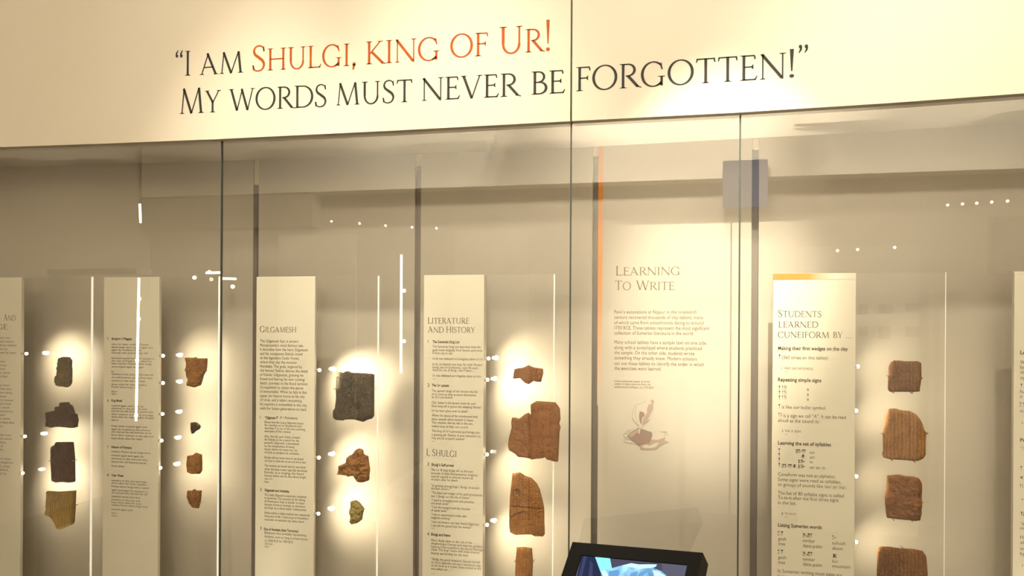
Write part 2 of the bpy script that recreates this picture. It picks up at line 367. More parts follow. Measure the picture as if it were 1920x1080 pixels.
# ------------------------------------------------------------------ room shell
WALLR = mottled('room_wall_paint', (.46, .41, .35), (.43, .385, .33), 2, .7)
FLOORM = mottled('room_floor', (.20, .17, .14), (.16, .135, .11), 6, .4)
CEILM = mat('room_ceiling', (.55, .5, .43), .8)
RX0, RX1, YO = -5.2, 4.6, -3.3
def struct(name, mb, m, lab, cat):
    return tag(mb.build(name, m), lab, cat, kind='structure')
struct('floor', MB().box(RX0, RX1, YO, 2.2, -.1, 0), FLOORM, 'dark smooth gallery floor in front of the case', 'floor')
struct('ceiling', MB().box(RX0, RX1, YO, 2.2, CEIL, CEIL + .1), CEILM, 'plain gallery ceiling above the case', 'ceiling')
struct('wall_left', MB().box(RX0 - .1, RX0, YO, 2.2, 0, CEIL), WALLR, 'taupe gallery wall closing the far end on the left', 'wall')
struct('wall_right', MB().box(RX1, RX1 + .1, YO, 2.2, 0, CEIL), WALLR, 'taupe gallery wall closing the end on the right', 'wall')
struct('wall_rear', MB().box(RX0, RX1, YO - .1, YO, 0, CEIL), WALLR, 'taupe gallery wall opposite the case, mirrored in its glass', 'wall')
struct('wall_back', MB().box(RX0, RX1, 2.10, 2.2, 0, CEIL), WALLR, 'gallery wall behind the built-in display case', 'wall')

# ------------------------------------------------------------------ header over the case
EDGE = [(-40, 278.5), (0, 277), (204, 270), (408, 262), (740, 246), (1069, 228.5), (1390, 212), (1655, 195.5), (1920, 176.5), (1990, 171)]
BASE = [(-40, 314.5), (0, 313), (204, 308), (408, 302), (740, 291), (1069, 277.5), (1390, 260), (1655, 246), (1920, 230.5), (1990, 226)]
seamx = PX(1072, 110, YG)
def header(x0, x1, ends):
    lo = []
    for px, py in EDGE:
        p = P(px, py, YG)
        if x0 + .001 < p.x < x1 - .001: lo.append((p.x, p.z))
    def zat(x):
        q = [P(a, b, YG) for a, b in EDGE]
        for a, b in zip(q, q[1:]):
            if a.x <= x <= b.x: return a.z + (b.z - a.z) * (x - a.x) / (b.x - a.x)
        return q[0].z if x < q[0].x else q[-1].z
    pts = [(x0, zat(x0))] + lo + [(x1, zat(x1))]
    ring = [(x, YG - .006, z) for x, z in pts] + [(x1, YG - .006, 3.0), (x0, YG - .006, 3.0)]
    return MB().prism(ring, (0, .024, 0))
hl = tag(header(RX0 + .02, seamx - .0022, 0).build('header_panel', PAINT), 'wide cream header panel over the case carrying most of the quotation, left of the seam', 'header panel', 'header panels over the case')
hr = tag(header(seamx + .0022, RX1 - .02, 0).build('header_panel', PAINT), 'cream header panel over the case with the word FORGOTTEN, right of the seam', 'header panel', 'header panels over the case')
tag(MB().box(seamx - .0022, seamx + .0022, YG + .004, YG + .02, PZ(1069, 228, YG), 3.0).build('trim_1', GEDGE), 'thin dark seam between the two header panels', 'trim', kind='structure')
tag(MB().box(RX0, RX1, YG - .02, 2.1, 3.0, CEIL).build('wall_front', WALLR), 'plain wall above the header panels', 'wall', kind='structure')
YT = YG - .0066
def words(parent, m, lst, lab=None):
    for t, x0, x1, ya, yb, cap, sm in lst:
        w_ = MB(); caps(w_, t, x0, x1, ya, cap, YT, y1=yb, small=sm); o = w_.build('lettering', m, parent)
        if lab: o['label'] = lab
words(hl, VDARK, [('“I', 329, 357, 142, 141.5, 46, .86), ('am', 374, 456, 140.5, 135.5, 46, .86)])
words(hl, VRUST, [('Shulgi,', 473, 667, 133.5, 122.5, 47, .86), ('king', 686, 824, 120.5, 112, 48, .88), ('of', 844, 915, 108, 104, 49, .88), ('Ur!', 936, 1031, 101, 95.5, 50, .86)], 'rust-red lettering')
words(hl, VDARK, [('My', 337, 414, 213.5, 209.5, 47, .86), ('words', 429, 612, 208, 199.5, 47, .86), ('must', 630, 773, 197.5, 190.5, 48, .86), ('never', 790, 977, 189, 179.5, 49, .86), ('be', 996, 1060, 177.5, 174, 50, .86)])
mb = MB(); caps(mb, 'forgotten', 1080, 1474, 171, 51, YT, y1=146, small=.88); caps(mb, '!', 1480, 1489, 145.5, 46, YT); caps(mb, '”', 1497, 1515, 141.5, 53, YT); mb.build('lettering', VDARK, hr)

# soffit of the case, stepping from the header's lower edge back to the boards
mb = MB()
for (a, b), (c, d), (e, f), (g, h) in zip(EDGE, EDGE[1:], BASE, BASE[1:]):
    p, q, r_, s_ = P(a, b, YG + .012), P(c, d, YG + .012), P(g, h, YB), P(e, f, YB)
    if a == -40: p.x = s_.x = RX0 + .05
    if c == 1990: q.x = r_.x = RX1 - .05
    mb.prism([p, q, r_, s_], (0, 0, .012))
tag(mb.build('case_ceiling', SOFFIT), 'smooth taupe underside of the case top between header and back boards', 'case ceiling')
zt = PZ(960, 283, YB) + .01

# glass front: four panes
joints = [PX(408, 262, YG), PX(1067, 600, YG), PX(1387, 600, YG)]
joints[0] = PX(407, 600, YG)
gx = [RX0 + .06] + joints + [RX1 - .06]
GB = .55
glab = ['clear glass pane at the left end of the case, in front of two tablet columns',
        'clear glass pane in front of the Gilgamesh and Literature and History labels',
        'narrow clear glass pane in front of the Learning To Write board',
        'clear glass pane at the right end of the case, in front of the Students label']
for i in range(4):
    a, b = gx[i] + .0016, gx[i + 1] - .0016
    zt0 = min(PZ(px, py, YG) for px, py in EDGE) - .0
    g = MB().box(a, b, YG + .0175, YG + .0179, GB, 2.075)
    o = g.build('glass_pane', GLASS); tag(o, glab[i], 'glass pane', 'glass panes of the case front')
for i, x in enumerate(joints):
    tag(MB().box(x - .0016, x + .0016, YG + .0155, YG + .0205, GB, 2.075).build('trim_%d' % (i + 2), GEDGE), ['thin dark glass joint left of the Gilgamesh label', 'thin dark glass joint left of the Learning To Write board', 'thin dark glass joint right of the Learning To Write board'][i], 'trim', kind='structure')

# case floor and plinth
tag(MB().box(RX0 + .03, RX1 - .03, YG - .02, 2.09, 0, GB).build('case_plinth', SOFFIT), 'taupe plinth under the glass case', 'plinth')

# back boards with slotted channels between them
slots = [(479, 3.2, 346, 320), (782.5, 4.8, 311, 293), (1116, 5.2, 293, 279), (1415, 6.5, 278, 263)]
xs = []
for px, hw_, y0, y1 in slots:
    c = PX(px, 600, YB); xs.append(c)
bx = [RX0 + .06] + xs + [RX1 - .06]
SW = .0085
blab = ['cream back board behind the two leftmost tablet columns', 'cream back board behind the Gilgamesh label and its tablets',
        'cream back board behind the Literature and History label', 'spotlit cream back board headed Learning To Write with an orange edge stripe',
        'cream back board behind the Students Learned Cuneiform label']
boards = []
for i in range(5):
    a = bx[i] + (SW if i else 0); b = bx[i + 1] - (SW if i < 4 else 0)
    zz = 2.14
    o = MB().box(a, b, YB, YB + .028, GB, zz).build('back_board', BOARD); boards.append(tag(o, blab[i], 'back board', 'back boards of the case'))
for i, x in enumerate(xs):
    px, hw_, y0, y1 = slots[i]
    zc = PZ(px, y0, YB)
    o = MB().box(x - SW, x + SW, YB + .020, YB + .040, GB, 2.14).build('slotted_channel', CHAN)
    tag(o, ['dark upright channel slot left of the Gilgamesh label', 'dark upright channel slot left of the Literature and History label', 'grey upright channel slot left of the orange stripe', 'grey upright channel slot right of the Learning To Write text'][i], 'channel', 'upright channels between the back boards')
    MB().box(x - SW * .9, x + SW * .9, YB + .003, YB + .0195, zc, 2.13).build('cap', CHANL, o)

# Learning To Write board print
b4 = boards[3]; YL = YB - .0006
z0, z1 = PZ(1125, 760, YB), PZ(1125, 278, YB)
mb = MB(); mb.poly([(PX(1120.5, 600, YL), YL, z0), (PX(1129, 600, YL), YL, z0), (PX(1129, 600, YL), YL, 2.13), (PX(1120.5, 600, YL), YL, 2.13)])
st = mb.build('stripe', orange_fade('orange_stripe', 'Z', z1 - z0 + .02, .0, (.51, .46, .39)), b4); tag(st, 'orange stripe fading downward')
mb = TB(); caps(mb, 'Learning', 1154, 1275, 516.4, 17.5, YL); caps(mb, 'To', 1153, 1183, 543.8, 17.5, YL); caps(mb, 'Write', 1192, 1265, 543.8, 17.5, YL); mb.build('heading_lettering', INKL, b4)
mb = TB(12)
for t, x1, y in [('Penn’s excavations at Nippur in the nineteenth', 1306.5, 587.8), ('century recovered thousands of clay tablets, many', 1318.5, 597.8), ('of which came from schoolrooms dating to around', 1319, 607.8), ('1730 BCE. These tablets represent the most significant', 1330, 617.6), ('collection of Sumerian literature in the world.', 1301, 627.2),
                 ('Many school tablets have a sample text on one side,', 1325, 644.4), ('along with a scratchpad where students practiced', 1316, 654.4), ('the sample. On the other side, students wrote', 1302, 664), ('something they already knew. Modern scholars', 1306.5, 673.8), ('can use these tablets to identify the order in which', 1320, 684), ('the exercises were learned.', 1240, 693.3)]:
    line(mb, t, 1152, x1, y, 6.6, YL)
for t, x1, y in [('Unless otherwise noted, all of the', 1219, 716), ('tablets in these cases are from the', 1220, 721.3), ('scribal schools of Nippur, ca. 1730 BCE.', 1226, 727)]: line(mb, t, 1152, x1, y, 3.6, YL)
mb.build('body_lettering', INKL, b4)
# printed drawing of two hands pressing a stylus into clay
HM = [mat('print_' + n, c, .7) for n, c in (('clay', (.25, .165, .135)), ('clay_edge', (.23, .15, .125)), ('skin_shade', (.37, .27, .22)), ('skin_pale', (.52, .46, .385)), ('line', (.37, .30, .25)), ('stylus', (.54, .43, .36)), ('clay_light', (.38, .27, .22)))]
mb = MB(); lay = [0]
def art(pts, m):
    lay[0] += 1; Y = YL - .00004 * lay[0]
    mb.poly([P(1140 + x / 8.307, 730 + y / 8.307, Y) for x, y in pts], m)
def artline(pts, m, wd=9):
    lay[0] += 1; Y = YL - .00004 * lay[0]
    for a, b in zip(pts, pts[1:]):
        q = stroke(a, b, wd); mb.poly([P(1140 + p.x / 8.307, 730 + p.y / 8.307, Y) for p in q], m)
art([(490, 890), (540, 850), (640, 835), (665, 770), (700, 690), (800, 660), (900, 680), (950, 720), (960, 820), (860, 855), (800, 890), (750, 935), (650, 942), (520, 935)], 3)
art([(490, 890), (540, 850), (640, 840), (665, 775), (760, 790), (860, 760), (885, 740), (890, 800), (955, 820), (860, 855), (800, 890), (750, 935), (650, 942), (520, 935)], 2)
art([(530, 880), (600, 860), (640, 880), (720, 840), (800, 830), (740, 900), (650, 915), (560, 915)], 3)
artline([(490, 890), (530, 855), (600, 840), (640, 845)], 4, 10); artline([(490, 895), (510, 935), (640, 942), (745, 936), (800, 890), (860, 850), (885, 800), (885, 740)], 4, 11)
artline([(835, 660), (920, 665)], 4, 9); artline([(870, 700), (945, 712)], 4, 9)
art([(300, 725), (370, 660), (470, 600), (560, 628), (685, 670), (688, 735), (640, 840), (560, 845), (480, 885), (420, 830), (340, 780)], 0)
art([(640, 840), (648, 785), (688, 690), (688, 735)], 1); art([(340, 780), (420, 830), (480, 885), (560, 848), (630, 840), (560, 830), (480, 850)], 1); art([(320, 720), (380, 670), (470, 612), (500, 640), (400, 720), (350, 750)], 6)
artline([(350, 665), (320, 670), (290, 655), (300, 632), (345, 640), (390, 620)], 4, 7); artline([(305, 745), (260, 745), (232, 715), (250, 685), (300, 690)], 4, 7); artline([(450, 862), (380, 838), (280, 828), (248, 800), (265, 770), (320, 775)], 4, 7)
art([(590, 192), (500, 225), (425, 255), (395, 330), (378, 430), (400, 480), (470, 560), (515, 600), (575, 530), (640, 470), (700, 310), (715, 220), (690, 165), (650, 190)], 3)
art([(630, 240), (700, 215), (705, 300), (660, 390), (610, 370), (605, 310)], 2); art([(600, 370), (660, 380), (620, 480), (575, 530), (530, 560), (540, 470)], 2)
art([(495, 340), (560, 360), (572, 410), (530, 450), (522, 560), (492, 500), (482, 420)], 0); art([(665, 172), (690, 160), (718, 180), (710, 225), (690, 218), (665, 198)], 2)
artline([(590, 192), (500, 225), (425, 252), (395, 330), (375, 430), (400, 485), (470, 560)], 4, 8); artline([(440, 270), (420, 420), (460, 510), (490, 560)], 4, 7); artline([(650, 470), (575, 525), (530, 562)], 4, 10)
art([(500, 565), (530, 570), (508, 605), (492, 690), (468, 690), (490, 600)], 5)
mb.build('hand_illustration', HM, b4)

# ------------------------------------------------------------------ label panels
YFr = YF - .0006
ZB = .80
def led(parent, px, py, Y, side, tgt, power, ext=0):
    """small lamp on the label's side: arm, body, lens and its own light"""
    p = P(px, py, Y)
    a = MB().tube((side, Y, p.z), (p.x - .002, Y, p.z), .0022, 8).tube((p.x - .004, Y, p.z), (p.x + .001, Y, p.z), .004, 10)
    o = a.build('led_spotlight', LEDB, parent)
    MB().ball((p.x + .003, Y, p.z), .0041).build('lens', LEDL, o)
    if power:
        l = spot('led_light', (p.x + .011, Y + .002, p.z), tgt, power * 1.0, 100, 1.0, .005, (1, .86, .62))
    return o
def label_panel(x0, x1, ytop, thick, lab):
    a, b = P(x0, ytop, YF), P(x1, ytop, YF)
    m = MB(); m.box(a.x, b.x, YF, YF + thick, ZB, a.z)
    m.m = [1, 1, 0, 1, 1, 1]
    o = m.build('label_panel', [PAPER, PSIDE], bevel=.0008); return tag(o, lab, 'label panel', 'label panels in the case')
def plate(x0, x1, ytop, lab, em=None, zb=ZB):
    a, b = P(x0, ytop, YP), P(x1, ytop, YP)
    o = MB().box(a.x, b.x - .004, YP, YP + .004, zb, a.z).build('acrylic_plate', ACRY); tag(o, lab, 'acrylic plate', 'clear acrylic plates holding tablets')
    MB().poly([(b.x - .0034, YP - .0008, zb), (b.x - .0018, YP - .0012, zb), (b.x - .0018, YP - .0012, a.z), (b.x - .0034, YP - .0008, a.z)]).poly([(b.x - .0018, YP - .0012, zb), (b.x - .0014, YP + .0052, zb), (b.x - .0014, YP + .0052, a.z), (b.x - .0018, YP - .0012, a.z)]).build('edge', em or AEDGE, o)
    for zz in (a.z - .05, zb + .1):
        for xx in (a.x + .015, b.x - .02): MB().tube((xx, YP + .0042, zz), (xx, YB - .0005, zz), .004, 10).build('standoff', ACRY, o)
    return o
def spacer(panel, x0, x1, z, y0):
    MB().tube(((x0 + x1) / 2, y0, z), ((x0 + x1) / 2, YP - .0002, z), .01, 12).build('spacer', PSIDE, panel)

# 1: left edge label
p1 = label_panel(-62, 40.5, 521, .010, 'cream text label cut by the left edge of the photo, heading ends in AND')
mb = TB(); caps(mb, 's', -9, 0, 601, 11.5, YFr); caps(mb, 'And', 6.5, 29.5, 601, 11.5, YFr); caps(mb, 'ge', -6, 14, 617.5, 11.5, YFr); mb.build('heading_lettering', INK, p1)
mb = TB(10); Fi = ['cities of the south grew into', 'kingdoms and wrote down names,', 'songs and stories. These tablets', 'were copied in houses', 'by scribes who learned them by heart']
y = 634.5
for i, x1 in enumerate([19, 26, 31, 14, 30, None, 18, 12, 20, 22, 14, None, 22, 29, 24, 22, 25, 21, 27, 24, 18, 25, 27, 12, None, 20, 23, 20, 17, 16, None, 21, 24, 18, 22, 12]):
    if x1 is not None: fill(mb, ' '.join(Fi).split(), -52, x1, y, 4.2, YFr)
    y += 6.9 if x1 is not None else 9.5
mb.build('body_lettering', INKL, p1)
# 2
p2 = label_panel(195, 299, 520, .010, 'dim cream text label without heading, between the two leftmost tablet columns')
hb, bb = TB(), TB(7.4)
for n, t, x1, y in [('5', 'Sargon’s Plague', 247, 637), ('6', 'King Model', 229, 753), ('7', 'Nature of Fortune', 247, 840), ('8', 'Clear Water', 232, 893)]:
    line(hb, n, 201, 204, y, 5, YFr); line(hb, t, 209, x1, y, 4.6, YFr, True)
G2 = ['Poems about kings were copied again', 'and again by students in the schools', 'who learned the old Sumerian words', 'from their masters in the city and', 'kept them alive for later readers']
k = 0
for x1, y in [(284, 647), (286, 652.5), (277, 657.5), (286, 663), (289, 673), (288, 678), (284, 683), (269, 689), (229, 698), (287, 703), (286, 709), (272, 715), (279, 722), (262, 727), (279, 762), (279, 767), (287, 772), (288, 778), (288, 783), (227, 789), (280, 800), (281, 806), (284, 811), (287, 817), (270, 823), (282, 848), (281, 855), (278, 861), (274, 867), (238, 875), (275, 902), (281, 907), (279, 913), (277, 920), (276, 925), (263, 932), (262, 938), (266, 943), (277, 948), (251, 956)]:
    fill(bb, ' '.join(G2).split(), 209, x1, y, 3.7, YFr)
for y in (735, 739.5, 963, 968): line(bb, 'Nippur', 209, 220, y, 3, YFr)
hb.build('heading_lettering', INK, p2); bb.build('body_lettering', INKL, p2)
# 3
p3 = label_panel(481, 591, 519, .010, 'cream text label headed Gilgamesh beside the charcoal grey tablet')
mb = TB(); caps(mb, 'Gilgamesh', 487, 555.5, 622.6, 11.5, YFr); mb.build('heading_lettering', INK, p3)
bb, hb = TB(8.3), TB()
for i, (t, x1) in enumerate([('The Gilgamesh Epic is ancient', 559.6), ('Mesopotamia’s most famous tale.', 569), ('It describes how the hero Gilgamesh', 577), ('and his companion Enkidu travel', 567), ('to the legendary Cedar Forest,', 561.5), ('where they slay the monster', 557), ('Humbaba. The gods, angered by', 566), ('the heroes’ hubris, decree the death', 577), ('of Enkidu. Gilgamesh, grieving his', 569), ('friend and fearing his own coming', 571), ('death, journeys to the flood survivor', 577), ('Ut-napishtim to obtain the secret', 569), ('of immortality. While he fails in this', 575), ('quest, he returns home to his city', 571), ('of Uruk, and a tablet recounting', 565.5), ('his exploits is embedded in the city', 575), ('walls for future generations to read.', 574.5)]):
    line(bb, t, 487.5, x1, 641.7 + 7.87 * i, 5.4, YFr)
for n, y in (('1', 785), ('2', 920.5), ('3', 993)): line(bb, n, 487.5, 491, y, 6, YFr)
line(hb, '“Gilgamesh P”', 496.5, 522, 785, 4.8, YFr, True); line(bb, '(P = Philadelphia)', 525, 558, 785.3, 4.8, YFr)
line(hb, 'Gilgamesh and Humbaba', 496, 542, 921, 4.8, YFr, True); line(hb, 'Face of Humbaba (later Terracotta)', 495, 559.5, 994, 4.8, YFr, True)
for t, x1, y in [('Shows how the young Gilgamesh leaves', 569, 793.3), ('his country as its shepherd and', 565, 798.8), ('describes P as one of the best surviving', 572, 804.6), ('examples of this version', 545, 810), ('Anu, the sky god, hears, creates', 563, 819.8), ('for Enkidu to be a match for the', 561, 825.8), ('powerful Gilgamesh, is introduced', 560.5, 831.8), ('to the temptations of being', 552, 837.8), ('human before he meets the city', 557.5, 843.9), ('of Uruk to complete his civilization.', 562, 849.9), ('Enkidu did not know how to eat bread,', 569.5, 859.5), ('nor how to drink ale; he ate and drank beer', 574, 865.5), ('The mother sat beside and he was loved', 573, 874.7), ('when the beer-maker says Eat the bread', 575.5, 881.2), ('Enkidu, it is singing, his heart', 570, 887.2), ('became merry and his face shone bright', 574, 893.3),
                 ('The Cedar Gilgamesh composition, sometimes', 575, 929.4), ('in Sumerian. The account of the felling', 572, 935.4), ('of Huwawa’s tree is similar to later', 571, 941.4), ('because of love or revenge, as characters,', 573, 947.5), ('perhaps as a close sister relationship', 574, 953.5), ('Enkidu strikes a mighty monster now, beyond the', 581, 963), ('living land of life. I want to go to Humbaba’s', 578.5, 969.3), ('mountain, so establish my name there!', 570, 975.7),
                 ('Babylonian face, probably representing', 574, 1000.5), ('Humbaba, worn or hung in private houses', 577, 1007.7), ('ca. 2000 BCE to 1700 BCE', 549, 1015)]:
    line(bb, t, 496, x1, y, 4.4, YFr)
for t, x1, y in [('CBS 7771', 511, 899.3), ('Nippur', 505, 904.6), ('CBS 4565', 511, 1021), ('Nippur', 505, 1026)]: line(bb, t, 496, x1, y, 3.2, YFr)
hb.build('subheading_lettering', INK, p3); bb.build('body_lettering', INKL, p3)
# 4
p4 = label_panel(795, 908, 516, .027, 'thick cream text label headed Literature And History')
mb = TB(); caps(mb, 'Literature', 802, 880, 606.5, 11.5, YFr, small=.92); caps(mb, 'And', 802, 832, 623.5, 11.5, YFr, small=.92); caps(mb, 'History', 836.5, 891, 623.5, 11.5, YFr, small=.92); caps(mb, 'I, Shulgi', 799.5, 856, 854, 12.5, YFr, small=.92, y1=857); mb.build('heading_lettering', INK, p4)
bb, hb = TB(8.3), TB()
for n, x, y in (('1', 802, 643), ('2', 801.5, 725), ('3', 801, 873), ('4', 800.5, 1004)): line(bb, n, x, x + 3.6, y, 6.4, YFr)
for t, x0, x1, y in [('The Sumerian King List', 811, 861.5, 643), ('The Ur Lament', 810, 842, 724.5), ('Shulgi’s Self-praise', 809, 851, 873.3), ('Shulgi and Inana', 808, 844.5, 1003.8)]: line(hb, t, x0, x1, y, 5, YFr, True)
for t, x1, y in [('The Sumerian King List describes how the', 901, 651.7), ('gods lower kingship from heaven and move', 904, 658.2), ('it from city to city.', 849, 664), ('Uruk was defeated and kingship taken to Ur.', 906, 674.2), ('In Ur, Ur-Namma was king. He ruled 18 years.', 905, 684.6), ('Shulgi, son of Ur-Namma, ruled 46 years.', 897, 690.6), ('Amar-Sin, son of Shulgi, ruled 9 years …', 890, 695.7), ('Ur was defeated and kingship taken to Isin.', 902, 706), ('—', 816, 712)]:
    line(bb, t, 811, x1, y, 4.6, YFr)
for t, x1, y in [('The upstart kings of Isin lament the fall', 895, 734.6), ('of Ur even as they present themselves', 893, 741), ('as Ur’s successors.', 849, 746.3), ('City, Sumer is the lament made for you!', 892, 756.7), ('How long will it grieve the weeping Nanna?', 902, 763.2), ('Ur has been given over to death!', 877, 771.7), ('Where the dances of the comely-eyed took', 896, 780.7), ('place, people were stacked in heaps.', 888, 787.5), ('The corpses, like fat left in the sun,', 887, 794), ('melted away of their own accord.', 878, 800.9), ('The king of Ur’s personal god brings you', 899, 809.8), ('a greeting gift. Destiny of your lamented city,', 902, 816.9), ('may you be properly praised!', 871, 823.1), ('—', 815, 829)]:
    line(bb, t, 809.5, x1, y, 4.6, YFr)
for t, x1, y in [('The Ur III king Shulgi left us the best', 887, 882.7), ('account of ideal Mesopotamian kingship,', 896, 889), ('overall copied in schools hundreds', 887, 895), ('of years after his death.', 859, 900.7), ('“In praising among kings I, Shulgi, surpassed', 898, 912.3), ('the four corners.”', 845, 917.6), ('“The lance and hunger of the gods pronounces', 904, 925.5), ('me: I, Shulgi, am the life of Sumer.”', 883, 932), ('“I excel at surveying work with plumbline', 889, 939.3), ('and brick mold.”', 843, 945.3), ('“I am the weapon and the thunder', 882, 952.5), ('of seven lands.”', 840, 958.5), ('“I am an experienced scribe who', 875, 966.3), ('neglects nothing.”', 846, 972.3), ('“Like my brother and dear friend Gilgamesh,', 899, 980.2), ('I can tell the good from the wicked.”', 885, 986.7), ('—', 814, 992), ('Here, Shulgi takes on the role of the', 885, 1014.7), ('shepherd-god Dumuzi and visits the goddess', 904.5, 1020.7), ('Inana in Uruk to perform the Sacred Marriage', 906, 1026.7), ('ritual. The king’s union with Inana ensures', 899, 1032), ('bounty and fertility for the land.', 878, 1038.8), ('“Shulgi, the good shepherd, likened himself', 900, 1050), ('to Utu’s splendor and put a handsome wig', 901, 1056), ('on his head as a crown. Inana looked at him', 902, 1061.7), ('and called out …”', 848, 1068), ('—', 814, 1077)]:
    line(bb, t, 808.5, x1, y, 4.6, YFr)
hb.build('subheading_lettering', INK, p4); bb.build('body_lettering', INKL, p4)
# 5
p5 = label_panel(1450, 1605, 513, .012, 'cream text label with orange top band, headed Students Learned Cuneiform By')
a, b = P(1450, 513.2, YFr), P(1605, 513.2, YFr)
mb = MB(); mb.poly([(a.x, YFr, PZ(1450, 524.5, YFr)), (b.x, YFr, PZ(1450, 524.5, YFr)), (b.x, YFr, a.z), (a.x, YFr, a.z)])
tag(mb.build('orange_band', orange_fade('orange_band', 'X', -(b.x - a.x) * .38, (b.x - a.x) * .25, (.85, .79, .65)), p5), 'orange band fading rightward')
mb = TB(); caps(mb, 'Students', 1459, 1540, 594.2, 12.8, YFr, small=.87); caps(mb, 'learned', 1459.5, 1534, 613.8, 12.8, YFr, small=.87); caps(mb, 'cuneiform', 1458.5, 1555, 632.9, 12.8, YFr, small=.87); caps(mb, 'by', 1562, 1580.5, 633.4, 12.8, YFr, small=.87); caps(mb, '...', 1586.5, 1595.5, 634, 12.8, YFr); mb.build('heading_lettering', INK, p5)
bb, hb, sb = TB(11.5), TB(), TB(-1)
for t, x1, y in [('Making their first wedges on the clay', 1590, 655.8), ('Repeating simple signs', 1540, 714.7), ('Learning the set of syllables', 1558, 833.3), ('Listing Sumerian words', 1540.5, 987.3)]: line(hb, t, 1458.8, x1, y, 6.6, YFr, True)
for t, x0, x1, y in [('(360 times on this tablet)', 1466, 1552, 673), ('is like our bullet symbol.', 1466, 1549, 765.8), ('is a sign we call “A”. It can be read', 1469, 1586, 782), ('aloud as the sound /a/.', 1459, 1538, 791), ('Cuneiform was not an alphabet.', 1458.5, 1567, 892), ('Some signs were read as syllables,', 1458.5, 1577, 901.5), ('or groups of sounds like /an/ or /na/.', 1458.5, 1587, 911), ('The list of 80 syllable signs is called', 1458.5, 1582, 926.8), ('Tu-ta-ti after the first three signs', 1458.5, 1572, 935.4), ('in the list.', 1458.5, 1493, 945), ('In Sumerian writing most signs are', 1458.5, 1579, 1073), ('logograms, standing for words', 1458.5, 1570, 1083)]: line(bb, t, x0, x1, y, 6.4, YFr)
for t, x0, x1, y in [('a', 1513, 1516.6, 732.5), ('a', 1513, 1516.6, 742), ('a', 1513, 1516.6, 751), ('un', 1518.5, 1527, 851), ('an', 1518.5, 1527, 860), ('in', 1518.5, 1524, 869), ('un an in', 1518.5, 1547, 879), ('gesh', 1459, 1474, 1012.8), ('tree', 1459, 1472, 1022), ('nimbar', 1505.5, 1528, 1016.3), ('date-palm', 1505.5, 1541, 1026), ('suhush', 1560.5, 1585, 1020.7), ('shoot', 1560.5, 1580.5, 1030.5), ('gesh', 1459, 1474, 1047.5), ('tree', 1459, 1472, 1057), ('nimbar', 1505.5, 1528, 1051), ('date-palm', 1505.5, 1541, 1060.5), ('kur', 1560.5, 1571.5, 1055), ('mountain', 1560.5, 1594, 1064)]: line(bb, t, x0, x1, y, 6.4, YFr)
for t, n, x1, y in [('FIRST DAY OF SCHOOL', '1', 1525, 692.5), ('THE ‘A’ SIGN', '2', 1501, 810), ('TU-TA-TI', '3', 1492, 965)]:
    line(bb, n, 1465.5, 1468, y, 4.6, YFr); line(bb, t, 1471.5, x1, y, 4.0, YFr); line(bb, '—', 1471.5, 1479, y + 5.5, 4, YFr)
for x, y in ((1459.5, 673), (1459, 766), (1458.8, 849), (1458.8, 858), (1458.8, 867), (1458.8, 876.5)): signs(sb, 'one', x, y, 4.6, 8, YFr)
for y in (731, 740.3, 749.5): signs(sb, 'one', 1459.3, y, 4.4, 7.5, YFr); signs(sb, 'tta', 1466, y, 8.6, 7.5, YFr)
signs(sb, 'a', 1459, 782, 7.5, 8, YFr)
signs(sb, 'un', 1492, 849.5, 18, 6.4, YFr); signs(sb, 'an', 1502.5, 859, 6.8, 6.6, YFr); signs(sb, 'in', 1497, 868.5, 13, 6.6, YFr); signs(sb, 'un', 1466, 877, 18, 6.4, YFr); signs(sb, 'an', 1486.5, 877.5, 6.4, 6.4, YFr); signs(sb, 'in', 1497, 878, 13, 6.6, YFr)
for dy in (0, 34.6): signs(sb, 'gesh', 1458.5, 1003.6 + dy, 10.5, 7, YFr); signs(sb, 'nimbar', 1505.5, 1007.6 + dy, 17.5, 7, YFr)
signs(sb, 'suhush', 1560.5, 1011, 9, 6.6, YFr); signs(sb, 'kur', 1561, 1046, 8, 7.5, YFr)
hb.build('subheading_lettering', INK, p5); bb.build('body_lettering', INKL, p5); sb.build('cuneiform_sign', INK, p5)
# 6
p6 = label_panel(1902, 2052, 509, .012, 'cream text label cut by the right edge of the photo')
bb, hb, sb = TB(11.5), TB(), TB(-1)
for t, y, x1 in [('Le', 664, 1923), ('Pr', 828, 1922), ('Ta', 966, 1922)]: line(hb, t, 1913, x1, y, 6.6, YFr, True)
for t, y, x1 in [('We', 682, 1925), ('be', 691.5, 1922), ('the', 701, 1925), ('sig', 711, 1923), ('lu', 737, 1921), ('n', 746, 1920), ('it', 773.5, 1919), ('“15', 843, 1922), ('“(K', 985, 1922), ('m', 993, 1921), ('Hu', 1010, 1923), ('sh', 1020, 1922), ('as', 1031, 1922), ('by', 1041, 1922)]: line(bb, t, 1913, x1, y, 6.4, YFr)
for t, y in (('5', 795), ('6', 938), ('7', 1063)): line(bb, t, 1915.5, 1918.5, y, 4.6, YFr)
signs(sb, 'one', 1913, 727.5, 4.6, 8, YFr); signs(sb, 'gesh', 1912, 762, 11, 7, YFr); signs(sb, 'one', 1912.5, 882, 4.6, 8, YFr); signs(sb, 'u', 1911.5, 899, 8, 7.5, YFr); signs(sb, 'a', 1912, 916, 7.5, 8, YFr)
hb.build('subheading_lettering', INK, p6); bb.build('body_lettering', INKL, p6); sb.build('cuneiform_sign', INK, p6)
for pn, (x0, x1) in ((p1, (-60, 40)), (p2, (195, 299)), (p3, (481, 591)), (p5, (1450, 1605)), (p6, (1902, 2050))):
    th = .0101 if pn in (p1, p2, p3) else .0121
    for zz in (1.6, 1.0): spacer(pn, PX(x0, 600, YF), PX(x1, 600, YF), zz, YF + th)

